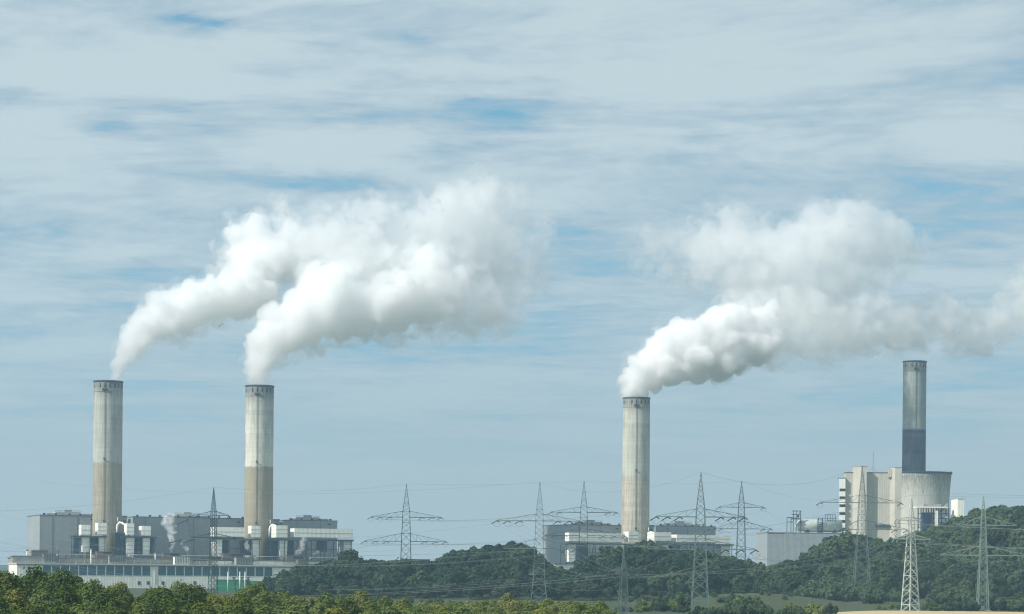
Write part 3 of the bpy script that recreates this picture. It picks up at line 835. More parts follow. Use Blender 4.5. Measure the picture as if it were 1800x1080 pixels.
def old_block():
    f = FR
    L = Local('power_block', 'tall beige concrete power block with two stair towers', 'power block', 0, 0, None, f)
    U = lambda px, py=880, y=0: f.u(px, py, y)
    zt = f.z(1530, 831, 0)
    mat = mat_cladding('beige_concrete', (0.50, 0.48, 0.41), 0.14, 2.0, 0.85, 7.0)
    L.part('main_wall', MB().box(U(1487), U(1584), 7.0, 20, 0, zt), mat)
    L.part('roof', MB().box(U(1487) - 0.3, U(1584) + 0.3, 6.7, 20.3, zt, zt + 0.7), M['roof'])
    # stair towers, left side chamfered towards the sun to give a bright lit face
    for (a, m_, b, pt, yf, yb, nm) in ((1500.5, 1513, 1523.5, 820.5, 0, 6.99, 'stair_tower'), (1566.5, 1573, 1584.5, 822.5, 0, 6.99, 'stair_tower')):
        z = f.z(m_, pt, 0)
        pts = [(U(a), yb + 9), (U(a), yb if nm and yf == 0 else yb - 3), (U(m_, y=yf), yf), (U(b, y=yf), yf), (U(b, y=yf), yb + 9)]
        t = L.part(nm, MB().prism(pts, 0, z), mat)
        L.part('cap', MB().prism([(pts[0][0] - 0.25, pts[0][1]), (pts[1][0] - 0.25, pts[1][1]), (pts[2][0], pts[2][1] - 0.3), (pts[3][0] + 0.25, pts[3][1] - 0.3), (pts[4][0] + 0.25, pts[4][1])], z, z + 0.6), M['dim'], t)
    L.part('low_parapet', MB().box(U(1562), U(1567) + 0.6, 4.5, 6.95, zt - 4, f.z(1564, 824.5, 0)), mat)
    L.part('wall_duct', MB().box(U(1540), U(1566), 5.2, 6.95, f.z(1550, 926, 0), f.z(1550, 922, 0)), M['steel'])
    # antenna
    um = U(1537.5, 800)
    mm = MB().bar((um, 13, zt), (um, 13, f.z(1537, 795, 16)), 0.3)
    mm.bar((um, 16, zt + 6), (um - 4, 16, zt + 0.7), 0.12).bar((um, 16, zt + 6), (um + 4, 16, zt + 0.7), 0.12)
    L.part('antenna_mast', mm, M['steel'])
    # external stair landings on the left edge
    S = Local('escape_stair', 'stack of pale landings with dark gaps on the power block edge', 'escape stair', U(1480), 6, None, f)
    u0, u1 = U(1475, y=4), U(1486.5, y=4)
    ztop = f.z(1480, 841, 4)
    S.part('shaft', MB().box(u0 + 1.6, u1 - 0.3, 5.5, 16, 0, ztop), mat)
    z = ztop; k = 0
    while z > 26:
        h = 4.6 if k else 9.5
        S.part('landing', MB().box(u0, u1 - 0.35, 3.5, 5.45, z - h, z), M['white'])
        S.part('gap', MB().box(u0 + 0.6, u1 - 0.5, 4.6, 5.4, z - h - 2.6, z - h - 0.02), M['recess'])  # dark box that paints in the shade between two landings
        z -= h + 2.65; k += 1
    S.part('roof_slab', MB().box(u0 - 0.3, u1, 3.2, 16.2, ztop + 0.01, ztop + 0.5), M['roof'])
old_block()

def cooling_tower():
    Y = 2175
    c = W(1617, 900, Y)
    root = empty('cooling_tower', (c.x, Y, 0), 0, 'squat flared concrete cooling tower stained below its rim', 'cooling tower')
    zt = W(1617, 831, Y).z
    s = Y / FPX
    zw, r0, cc = zt * 0.68, 50.5 * s, zt * 0.79          # a hyperboloid shell
    pr = [(r0 * math.sqrt(1 + ((z - zw) / cc) ** 2), z) for z in np.linspace(0, zt - 1.2, 36)]
    prof = [pr[-1]]
    pr += [(prof[-1][0] - 0.6, zt - 1.2), (prof[-1][0] - 2.5, zt * 0.72)]
    m, K = new_mat('stained_concrete')
    co = obj_co(K); sp = K.n('ShaderNodeSeparateXYZ', ins={0: co}); z = sp.outputs[2]
    ang = K.math('ARCTAN2', sp.outputs[1], sp.outputs[0])
    cyl = K.n('ShaderNodeCombineXYZ', ins={0: K.math('MULTIPLY', K.math('SINE', ang), 6.0), 1: K.math('MULTIPLY', K.math('COSINE', ang), 6.0), 2: K.math('MULTIPLY', z, 0.02)}).outputs[0]
    n_ = K.noise(cyl, 6.5, 4, 0.7)
    f_ = K.mr(K.math('ADD', z, K.math('MULTIPLY', K.math('SUBTRACT', n_, 0.5), 90.0)), zt - 26, zt + 4, 0, 1, True)
    c_ = K.mix(K.mr(K.noise(cyl, 2.5, 4), 0.3, 0.7), (0.56, 0.56, 0.49), (0.46, 0.465, 0.42))
    c_ = K.mix(K.math('MULTIPLY', f_, 0.75), c_, (0.10, 0.11, 0.105))
    vl = K.math('LESS_THAN', K.math('FRACT', K.math('MULTIPLY', ang, 60 / (2 * math.pi))), 0.06)
    c_ = K.mix(K.math('MULTIPLY', vl, 0.07), c_, (0.15, 0.15, 0.14))
    finish(m, K, c_, 0.9)
    MB().lathe(pr, 96).obj('shell', m, root)
    R_ = prof[-1][0]
    MB().lathe([(R_ + 0.02, zt - 1.4), (R_ + 0.8, zt - 1.2), (R_ + 0.8, zt), (R_ - 0.4, zt), (R_ - 0.4, zt - 1.15)], 96, smooth=False).obj('rim', M['steel'], root)
    rl = MB()
    for k in range(72):
        a = 2 * math.pi * k / 72
        rl.bar((R_ * math.cos(a), R_ * math.sin(a), zt), (R_ * math.cos(a), R_ * math.sin(a), zt + 1.1), 0.12)
    rl.obj('railing', M['steel'], root)
    MB().lathe([(R_ - 3.5, zt - 12), (0.05, zt - 12)], 48).obj('fill_deck', M['recess'], root)
cooling_tower()

FR2 = Frame(W(1640, 950, 2040).x, 2040, R(5))
def steelwork():
    f = FR2
    L = Local('conveyor_house', 'blue steel framework under a pale canopy before the cooling tower', 'steel framework', f.u(1640, 900, 0), 0, None, f)
    U = lambda px, y=0: f.u(px, 900, y)
    Z = lambda py, px=1640: f.z(px, py, 0)
    L.part('canopy', MB().box(U(1610), U(1665), -2, 12, Z(893.5), Z(891)), M['white'])
    L.part('upper_tank', MB().box(U(1624), U(1655), 1, 9, Z(890.8), Z(886)), M['dim'])
    fr = MB()
    xs = [U(p) for p in (1619, 1628, 1637, 1646, 1655, 1668)]
    for x in xs:
        for yy in (0, 10): fr.bar((x, yy, 0), (x, yy, Z(893.6)), 0.8)
    for py in (903, 911, 918, 927, 936):
        for yy in (0, 10): fr.bar((xs[0], yy, Z(py)), (xs[-1], yy, Z(py)), 0.6)
    for i in range(len(xs) - 1):
        fr.bar((xs[i], 0, Z(911)), (xs[i + 1], 0, Z(903)), 0.35)
        fr.bar((xs[i], 0, Z(927)), (xs[i + 1], 0, Z(918)), 0.35)
        fr.bar((xs[i], 0, Z(945)), (xs[i + 1], 0, Z(936)), 0.35)
    L.part('frame', fr, M['blue'])
    L.part('inner_casing', MB().box(U(1625), U(1641), 3, 9.0, 20, Z(901)), M['blue'])
    L.part('column_duct', MB().box(U(1643.5), U(1648.5), -1.4, 1.4 - 2.0, 20, Z(898)), M['white'])
    L.part('side_floor', MB().box(U(1652), U(1673), 1, 9.2, Z(921.5), Z(918.5)), M['white'])
    L.part('side_panel', MB().box(U(1652), U(1671), 1.2, 9, Z(911), Z(905)), M['white'])
    L.part('sloped_gallery', MB().add([(U(1655), 1.5, Z(901)), (U(1667), 1.5, Z(889)), (U(1667), 6, Z(889)), (U(1655), 6, Z(901)), (U(1655), 1.5, Z(897)), (U(1667), 1.5, Z(885)), (U(1667), 6, Z(885)), (U(1655), 6, Z(897))],
           [(0, 3, 2, 1), (4, 5, 6, 7), (0, 1, 5, 4), (1, 2, 6, 5), (2, 3, 7, 6), (3, 0, 4, 7)]), M['dim'])
    B = Local('transfer_tower', 'pale boxy tower right of the cooling tower', 'transfer tower', U(1682), 0, None, f)
    B.part('wall', MB().prism([(U(1673, 10), 10), (U(1681.5), -3), (U(1693), -3), (U(1693), 12), (U(1673, 10), 12)], 0, Z(878, 1682)), M['cream'])
    B.part('roof', MB().prism([(U(1673, 10) - .2, 10), (U(1681.5), -3.2), (U(1693) + .2, -3.2), (U(1693) + .2, 12.2), (U(1673, 10) - .2, 12.2)], Z(878, 1682), Z(878, 1682) + 0.5), M['dim'])
steelwork()

FR3 = Frame(W(1412, 960, 1900).x, 1900, R(6))
def grey_hall():
    f = FR3
    U = lambda px, y=0: f.u(px, 960, y)
    Z = lambda py, px=1412, y=0: f.z(px, py, y)
    L = Local('storage_hall', 'plain pale grey hall below the long round duct', 'hall', U(1412), 0, None, f)
    m1 = mat_cladding('pale_grey_sheet', (0.31, 0.35, 0.37), 0.09, 1.0, 0.6, 40.0)
    L.part('wall', MB().box(U(1379.2), U(1482), 0, 45, 0, Z(937)), m1)
    L.part('left_bay', MB().box(U(1348.5), U(1379.2) - 0.01, 0.3, 45, 0, Z(937.5)), m1)
    L.part('roof', MB().box(U(1348) - 0.2, U(1482) + 0.3, -0.3, 45.3, Z(937) + 0.003, Z(936.2)), M['clad2'])
    D = Local('flue_duct', 'long fat pale duct lying above the grey hall', 'duct', U(1440), 14, None, f)
    zc = Z(924.5, 1440, 14); r = 11.0 * 1914 / FPX
    D.part('barrel', MB().tube([(U(1399, 14), 14, zc - r * 0.55), (U(1406, 14), 14, zc), (U(1420, 14), 14, zc), (U(1478, 14), 14, zc)], [r * 0.42, r * 0.92, r, r], 28), mat_plain('grey_duct_sheet', (0.50, 0.54, 0.50), 0.6, 0.12, 0.3))
    for px in (1418, 1442, 1466):
        D.part('saddle', MB().box(U(px, 14) - 0.9, U(px, 14) + 0.9, 9.5, 18.5, Z(936.2) + 0.02, zc - r * 0.72), M['blue'])
    for px in (1406, 1455):
        D.part('flange', MB().tube([(U(px, 14) - 0.2, 14, zc), (U(px, 14) + 0.2, 14, zc)], r * 1.05, 28), M['dim'])
    A = Local('access_frame', 'blue ladder frame straddling the round duct', 'access frame', U(1441), 8, None, f)
    fr = MB()
    for px in (1437.5, 1445.5):
        for yy in (7.5, 20.5): fr.bar((U(px, yy), yy, Z(936.2)), (U(px, yy), yy, Z(910.5, 1440, yy)), 0.7)
    for py in (934, 930, 926, 922, 918, 914, 911): fr.bar((U(1437.5, 7.5), 7.5, Z(py, 1440, 7.5)), (U(1445.5, 7.5), 7.5, Z(py, 1440, 7.5)), 0.45)
    A.part('ladder', fr, M['blue'])
    rl = MB(); zz0 = Z(911, 1440, 10); zz1 = Z(905, 1440, 10)
    for px in (1450, 1454.5, 1459, 1463.5, 1468): rl.bar((U(px, 10), 10, zc + r * 0.5), (U(px, 10), 10, zz1), 0.35)
    rl.bar((U(1450, 10), 10, zz1), (U(1468, 10), 10, zz1), 0.45); rl.bar((U(1437, 10), 10, zz0), (U(1470, 10), 10, zz0), 0.5)
    A.part('walkway', rl, M['steel'])
    G = Local('steel_platform', 'dark open steel platform tower left of the round duct', 'platform tower', U(1395), 8, None, f)
    g = MB()
    Zg = lambda py: Z(py, 1395, 8)
    for px, pt in ((1383, 910), (1390, 910), (1394, 898), (1399, 898), (1407, 898)): g.bar((U(px, 8), 8, Zg(937)), (U(px, 8), 8, Zg(pt)), 0.5)
    for a, b, py in ((1391, 1407, 898.5), (1383, 1396, 910), (1391, 1407, 912), (1383, 1393, 918), (1391, 1407, 905)): g.bar((U(a, 8), 8, Zg(py)), (U(b, 8), 8, Zg(py)), 0.6)
    g.bar((U(1399, 8), 8, Zg(912)), (U(1407, 8), 8, Zg(898)), 0.35)
    G.part('frame', g, M['steel'])
    G.part('deck', MB().box(U(1390, 8), U(1407, 8), 6.5, 11, Zg(913.2), Zg(912.4)), M['steel'])
    G.part('valve_box', MB().box(U(1401, 8), U(1404, 8), 7, 9, Zg(910), Zg(906)), M['recess'])
grey_hall()
# ---------------------------------------------------------------- lattice pylons
PYL = {}
M['pylonp'] = mat_plain('pale_pylon_paint', (0.22, 0.29, 0.27), 0.5)
def pylon(key, px, top, base, Y, arms, wb, wl, wu, label, mat='pylonm', yaw=0.0, leg=0.34, lace=0.17, ins='strain', side=1, zadd=None, single=False):
    """arms: (py, pxL, pxR, py_tie, insulators_per_side); wb/wl/wu: body widths in photo px at foot, lowest arm, top arm"""
    s = Y / FPX
    P = W(px, (top + base) / 2, Y)
    z0 = terrain(P.x, Y) if zadd is None else zadd
    root = empty('lattice_pylon', (P.x, Y, z0), yaw, label, 'pylon', 'electricity pylons of the high voltage lines')
    Z = lambda py: W(px, py, Y).z - z0
    H = Z(top)
    lv = sorted([(Z(a[0]), a) for a in arms], key=lambda q: q[0])
    zties = [Z(a[3]) for _, a in lv]
    zu = zties[-1]
    k = 1.0 / (abs(math.cos(yaw)) + abs(math.sin(yaw)))          # the turned square reads wider
    def hw(z):
        b, l, u = wb * s / 2 * k, wl * s / 2 * k, wu * s / 2 * k
        zl = lv[0][0]
        if z <= zl: return b + (l - b) * (max(z, 0) / zl)
        if z <= zu: return l + (u - l) * (z - zl) / (zu - zl)
        return u + (0.12 - u) * (z - zu) / (H - zu)
    # panel heights follow the width, with a level at every arm
    marks = [0.0]
    for z in sorted([q[0] for q in lv] + zties) + [H]:
        a = marks[-1]
        n = max(1, round((z - a) / max(1.6, 2 * hw((a + z) / 2) * (0.8 if z < H else 1.1))))
        marks += [a + (z - a) * (i + 1) / n for i in range(n)]
    legs = MB()
    lc = MB()
    cor = [(-1, -1), (1, -1), (1, 1), (-1, 1)]
    for i in range(len(marks) - 1):
        a, b = marks[i], marks[i + 1]; ha, hb = hw(a), hw(b)
        fr = 1 - 0.5 * (a / H)
        for q in range(4):
            c0, c1 = cor[q], cor[(q + 1) % 4]
            legs.bar((c0[0] * ha, c0[1] * ha, a), (c0[0] * hb, c0[1] * hb, b), leg * fr)
            lw = lace * (1 - 0.45 * a / H)
            lc.bar((c0[0] * ha, c0[1] * ha, a), (c1[0] * hb, c1[1] * hb, b), lw)
            if not single: lc.bar((c1[0] * ha, c1[1] * ha, a), (c0[0] * hb, c0[1] * hb, b), lw)
            if i % 2 == 0 or b in zties: lc.bar((c0[0] * hb, c0[1] * hb, b), (c1[0] * hb, c1[1] * hb, b), lw * 1.1)
    legs.obj('legs', M[mat], root)
    lc.obj('lattice', M[mat], root)
    MB().lathe([(0.35, H - 0.6), (0.25, H + 0.4), (0.02, H + 0.9)], 6).obj('peak', M[mat], root)
    for q in range(4):
        MB().box(cor[q][0] * hw(0) - 0.8, cor[q][0] * hw(0) + 0.8, cor[q][1] * hw(0) - 0.8, cor[q][1] * hw(0) + 0.8, -1.2, 0.35).obj('footing', M['dim'], root)
    pts = [(P.x, Y, z0 + H + 0.9)]
    c_, s_ = math.cos(yaw), math.sin(yaw)
    for z, (py, pl, pr, pt, ni) in lv:
        zt = Z(pt)
        for side_, pe in ((-1, pl), (1, pr)):
            L = abs(pe - px) * s / max(0.25, abs(c_)); h = hw(z); ht = hw(zt)
            arm = MB()
            tip = (side_ * L, 0, z)
            n = max(3, int(L / 4.6))
            for sy in (-1, 1):
                arm.bar((side_ * h, sy * h, z), tip, 0.40, 0.30)
                arm.bar((side_ * ht, sy * ht, zt), (side_ * L, 0, z + 0.25), 0.20, 0.16)
                for i in range(n):
                    t0, t1 = i / n, (i + 1) / n
                    lo = lambda t: (side_ * (h + (L - h) * t), sy * h * (1 - t), z)
                    hi = lambda t: (side_ * (ht + (L - ht) * t), sy * ht * (1 - t), zt + (z + 0.25 - zt) * t)
                    arm.bar(hi(t0), lo(t1), 0.085); 
                    if i % 2: arm.bar(lo(t0), hi(t0), 0.085)
            for i in range(n):
                t0, t1 = i / n, (i + 1) / n
                arm.bar((side_ * (h + (L - h) * t0), -h * (1 - t0), z), (side_ * (h + (L - h) * t1), h * (1 - t1), z), 0.09)
            arm.obj('crossarm', M[mat], root)
            for j in range(ni):
                xx = side_ * (h + (L - h) * (1.0 - 0.30 * j)) if ni > 1 else side_ * L
                if ni > 1 and j == 0: xx = side_ * (L - 0.3)
                ib = MB()
                if ins == 'strain':
                    # two strings pulling away along the line and the jumper loop between them
                    dx = 2.6 * side
                    for sg in (-1, 1):
                        ib.bar((xx, 0, z - 0.1), (xx + sg * dx * (0.55 if sg > 0 else 1.1), sg * 2.2, z - (0.9 if sg > 0 else 1.8)), 0.34)
                    pl_ = [(xx - dx * 0.9 + t * 1.8 * dx, -2.2 + 4.4 * t, z - 1.5 - 7.5 * t * (1 - t)) for t in np.linspace(0, 1, 9)]
                    ib.tube(pl_, 0.06, 5)
                    zend = z - 1.5
                else:
                    for sg in (-1, 1): ib.bar((xx + sg * 1.1, 0, z - 0.1), (xx, 0, z - 3.0), 0.22)
                    ib.bar((xx - 0.5, 0, z - 3.1), (xx + 0.5, 0, z - 3.1), 0.3)
                    zend = z - 3.2
                ib.obj('insulator', M['insul'] if mat != 'pylonl' else M['pylonm'], root)
                pts.append((P.x + c_ * xx, Y + s_ * xx, z0 + zend))
    PYL[key] = pts
    return root

pylon('p1', 375, 859, 1022, 1500, [(906, 350, 400, 899, 1), (946, 341, 412, 938, 1), (986, 345, 408, 979, 1)], 18, 14, 10, 'dark triple-armed pylon standing before the left power station', 'pylon', R(38))
pylon('p2', 714, 853, 992, 1640, [(909.5, 652, 776, 899, 3), (952, 641, 785, 938, 3)], 21, 16, 12, 'dark pylon alone between the second chimney and the wooded rise', 'pylon')
pylon('p3', 948, 850, 1060, 1240, [(916, 872, 1020, 904, 3), (964.5, 884, 1014, 948, 2), (1010, 930, 967, 1004, 1)], 28, 19, 12.5, 'grey green pylon rising at the right foot of the wooded rise', 'pylonm')
pylon('p4', 1026, 848, 1004, 1650, [(901, 968, 1085, 891.5, 2), (942, 958, 1100, 930, 3)], 18, 15, 11, 'dark pylon in front of the boiler house left of the third chimney', 'pylon')
pylon('p5', 1231, 834, 1078, 1010, [(909, 1152, 1310, 895, 3), (966, 1142, 1330, 948, 3)], 30, 19, 14.5, 'tallest pale lattice pylon right of the third chimney', 'pylonm')
pylon('p6', 1303, 848, 986, 1680, [(892, 1264, 1343, 884, 1), (930, 1256, 1356, 917, 2)], 19, 13, 9.5, 'dark pylon left of the plain grey hall', 'pylon')
pylon('p7', 1515, 821, 1053, 1335, [(884, 1442, 1584, 871, 1), (931, 1478, 1596, 915, 2)], 31, 15, 10, 'grey pylon overlapping the power block with two stair towers', 'pylonm')
pylon('p8', 1601, 874, 1077, 1050, [(915, 1570, 1622, 909, 2), (948, 1566, 1640, 940, 2)], 31, 14, 9, 'brightest white pylon standing on the edge of the grain field', 'pylonl', R(33), 0.42, 0.24, single=True)
pylon('p9', 1728, 873, 1073, 1090, [(923.5, 1682, 1786, 909, 2), (976.5, 1653, 1806, 960, 2)], 19, 12, 7, 'pale pylon in front of the right-hand wooded hill', 'pylonp', 0, 0.30, 0.15)
pylon('p10', 1096, 963, 1092, 900, [(1004, 1072, 1122, 998, 2)], 20, 11, 7, 'small low lattice pylon between two larger ones', 'pylonm', R(20), 0.22, 0.11)

def long_strings():
    # long insulator strings with their corona rings out along the lines left of the first pylon
    root = [o for o in bpy.data.objects if o.get('label', '').startswith('dark triple-armed')][0]
    inv = Matrix.Rotation(-R(38), 4, 'Z')
    o = root.location
    for a, b in (((330, 914), (311, 922)), ((317, 950), (298, 955)), ((341, 948), (321, 955))):
        A = inv @ (W(*a, 1496) - o); B = inv @ (W(*b, 1496) - o)
        mb = MB().bar(A, B, 0.55)
        ring = [A + inv @ Vector((1.0 * math.cos(t), 0, 1.0 * math.sin(t) - 0.6)) for t in np.linspace(0, 5.4, 12)]
        mb.tube(ring, 0.18, 5)
        tipw = [(P_ := A), inv @ (Vector(PYL['p1'][1]) - o)]
        mb.bar(A, tipw[1], 0.09)
        mb.obj('insulator', M['insul'], root)
def span(a, b, label, idx=None, sag=0.035, r=0.042, ends=None):
    A = PYL[a] if isinstance(a, str) else a
    B = PYL[b] if isinstance(b, str) else b
    n = min(len(A), len(B))
    for i in range(n) if idx is None else idx:
        if i >= n: continue
        p, q = Vector(A[i]), Vector(B[i])
        d = (q - p).length
        pts = []
        for k in range(25):
            t = k / 24
            v = p.lerp(q, t); v.z -= 4 * t * (1 - t) * d * sag * (0.6 if i == 0 else 1)
            pts.append(v)
        o = MB().tube([v - p for v in pts], r, 5, cap=False).obj('power_line', M['wire'], None, p)
        tag(o, label, 'power line', 'overhead conductors between the pylons')
def shift(key, dx, dy, dz, n=None): return [(x + dx, y + dy, z + dz) for x, y, z in (PYL[key] if n is None else PYL[key][:n])]
long_strings()
span('p1', 'p2', 'thin overhead conductor from the leftmost pylon to the next')
span('p2', 'p4', 'thin overhead conductor across the sky above the wooded rise', sag=0.02)
span('p3', 'p5', 'thin overhead conductor hanging before the third chimney', sag=0.05)
span('p4', 'p6', 'thin overhead conductor between the two dark pylons around the third chimney', sag=0.03)
span('p5', 'p7', 'thin conductor from the tallest pylon towards the power block', sag=0.04)
span('p10', 'p8', 'pale conductor from the small low pylon to the white pylon', sag=0.02)
span('p7', 'p9', 'thin conductor between the pylons on the right', sag=0.03)
span('p8', shift('p8', 330, -60, 6), 'pale conductor leaving the white pylon to the right', sag=0.02)
span('p9', shift('p9', 330, 90, 22), 'thin conductor leaving the rightmost pylon to the right', sag=0.03)
span('p3', shift('p3', -330, 260, 8, 8), 'thin conductor running left from the pylon at the wooded rise', sag=0.03)
span('p10', shift('p10', -330, -40, 0), 'pale conductor running left from the small low pylon', sag=0.03)
span('p6', [tuple(W(1482, q, 2080)) for q in (880, 905, 915, 925, 930, 935, 940)], 'conductor dropping from a dark pylon to the power block', sag=0.02)
span('p1', [tuple(W(-60, q, 1350)) for q in (900, 935, 940, 955, 960, 985, 990)], 'thin conductor running left from the leftmost pylon', sag=0.03)
# ---------------------------------------------------------------- trees
def crown_mesh(name, mat, seed, rx, rz, nleaf, size, nlobes, shape='round', gap=0.0):
    """leaf clumps spread through the skins and insides of many overlapping lobes; origin at the crown's centre"""
    g = np.random.default_rng(seed)
    lob = []
    for i in range(nlobes):
        if shape == 'round':
            d = g.normal(size=3); d /= np.linalg.norm(d); k = g.uniform(0.35, 0.75)
            c = d * np.array([rx, rx, rz]) * k; r = rx * g.uniform(0.28, 0.5)
        elif shape == 'spire':
            t = g.uniform(0, 1) ** 0.8
            a = g.uniform(0, 2 * math.pi); q = rx * (1 - t) ** 0.8 * 0.75
            c = np.array([math.cos(a) * q, math.sin(a) * q, -rz + 2 * rz * t * 0.92]); r = rx * (0.20 + 0.30 * (1 - t))
        else:       # dome
            a = g.uniform(0, 2 * math.pi); q = rx * math.sqrt(g.uniform(0, 1)) * 0.8
            c = np.array([math.cos(a) * q, math.sin(a) * q, rz * (1 - (q / rx) ** 2) * g.uniform(-0.5, 0.9)]); r = rx * g.uniform(0.22, 0.42)
        lob.append((*c, r, g.uniform(0.75, 1.25)))
    lob = np.array(lob)
    w_ = lob[:, 3] ** 2; w_ /= w_.sum()
    idx = g.choice(len(lob), nleaf, p=w_)
    d = g.normal(size=(nleaf, 3)); d /= np.linalg.norm(d, axis=1)[:, None]
    rad = lob[idx, 3] * (1 - 0.45 * g.uniform(0, 1, nleaf) ** 2.2) * (1 + 0.12 * g.normal(size=nleaf))
    cen = lob[idx, :3] + d * rad[:, None] * np.stack([np.ones(nleaf), np.ones(nleaf), lob[idx, 4]], 1)
    nrm = d * 1.0 + g.normal(size=(nleaf, 3)) * 0.38 + np.array([0, 0, 0.25]); nrm /= np.linalg.norm(nrm, axis=1)[:, None]
    up = g.normal(size=(nleaf, 3)); t1 = np.cross(nrm, up); t1 /= np.linalg.norm(t1, axis=1)[:, None]; t2 = np.cross(nrm, t1)
    sz = size * g.uniform(0.6, 1.35, nleaf)[:, None]
    t1 *= sz; t2 *= sz * g.uniform(0.5, 0.9, nleaf)[:, None]
    bend = nrm * sz * 0.25
    v = np.stack([cen - t1, cen - t2 + bend * 0.5, cen + t1, cen + t2 + bend * 0.5], 1).reshape(-1, 3)
    f = np.arange(nleaf * 4).reshape(-1, 4)
    return np_mesh(name, v, f, mat)

def trunk_mesh(seed, h, r, spread):
    g = random.Random(seed)
    mb = MB()
    lean = (g.uniform(-0.4, 0.4), g.uniform(-0.4, 0.4))
    mb.tube([(0, 0, -0.8), (lean[0] * 0.3, lean[1] * 0.3, h * 0.4), (lean[0], lean[1], h), (lean[0] * 1.5, lean[1] * 1.5, h * 1.45)], [r * 1.25, r, r * 0.75, r * 0.25], 7)
    for i in range(6):
        a = g.uniform(0, 6.28); z = h * g.uniform(0.6, 1.1)
        mb.tube([(lean[0] * z / h, lean[1] * z / h, z), (math.cos(a) * spread * 0.4, math.sin(a) * spread * 0.4, z + h * 0.28), (math.cos(a) * spread * 0.8, math.sin(a) * spread * 0.8, z + h * 0.42)], [r * 0.5, r * 0.3, r * 0.1], 5)
    return mb.mesh('trunk', M['bark'])

PROTO = {}
def proto(kind, n, mats, rx, rz, nleaf, size, nl, shape, h):
    PROTO[kind] = []
    for i in range(n):
        c = crown_mesh('crown', None, hash_(kind) + i, rx, rz, nleaf, size, nl, shape)
        t = trunk_mesh(hash_(kind) + 40 + i, h, 0.035 * h + 0.12, rx)
        for mt in mats:
            cc = c.copy(); cc.materials.append(M[mt])
            PROTO[kind].append((cc, t, h, rz, rx, mt))
def hash_(s): return sum(ord(c) * (i + 3) for i, c in enumerate(s))

proto('broad', 4, ('lf_dark', 'lf_olive', 'lf_yellow', 'lf_willow'), 4.8, 4.8, 7000, 0.36, 24, 'round', 8.6)
proto('willow', 2, ('lf_willow', 'lf_olive', 'lf_yellow'), 3.7, 5.2, 6000, 0.33, 24, 'round', 8.0)
proto('wood', 5, ('lf_wood', 'lf_wood2'), 6.0, 4.6, 1400, 0.95, 14, 'round', 6.5)
proto('conifer', 2, ('lf_wood',), 3.6, 6.5, 1100, 0.7, 16, 'spire', 6.0)
proto('shrub', 3, ('lf_wood2', 'lf_olive', 'lf_wood'), 3.4, 2.2, 1500, 0.42, 14, 'dome', 1.6)

N_TREE = [0]
def place_tree(kind, x, y, z, sc, rot, name, label, cat, group, want=None, rnd=random, zs=1.0):
    opts = [p for p in PROTO[kind] if want is None or p[5] == want]
    crown, trunk, h, rz, rx, mt = rnd.choice(opts)
    root = empty(name, (x, y, z), rot, label, cat, group)
    root.scale = (sc, sc, sc * zs)
    c = bpy.data.objects.new('crown', crown); c.location = (0, 0, h + rz * 0.25); c.parent = root; C.objects.link(c)
    t = bpy.data.objects.new('trunk' if kind != 'shrub' else 'stem', trunk); t.parent = root; C.objects.link(t)
    N_TREE[0] += 1
    return root

def tree_total(kind):
    p = PROTO[kind][0]; return p[2] + p[3] * 1.22

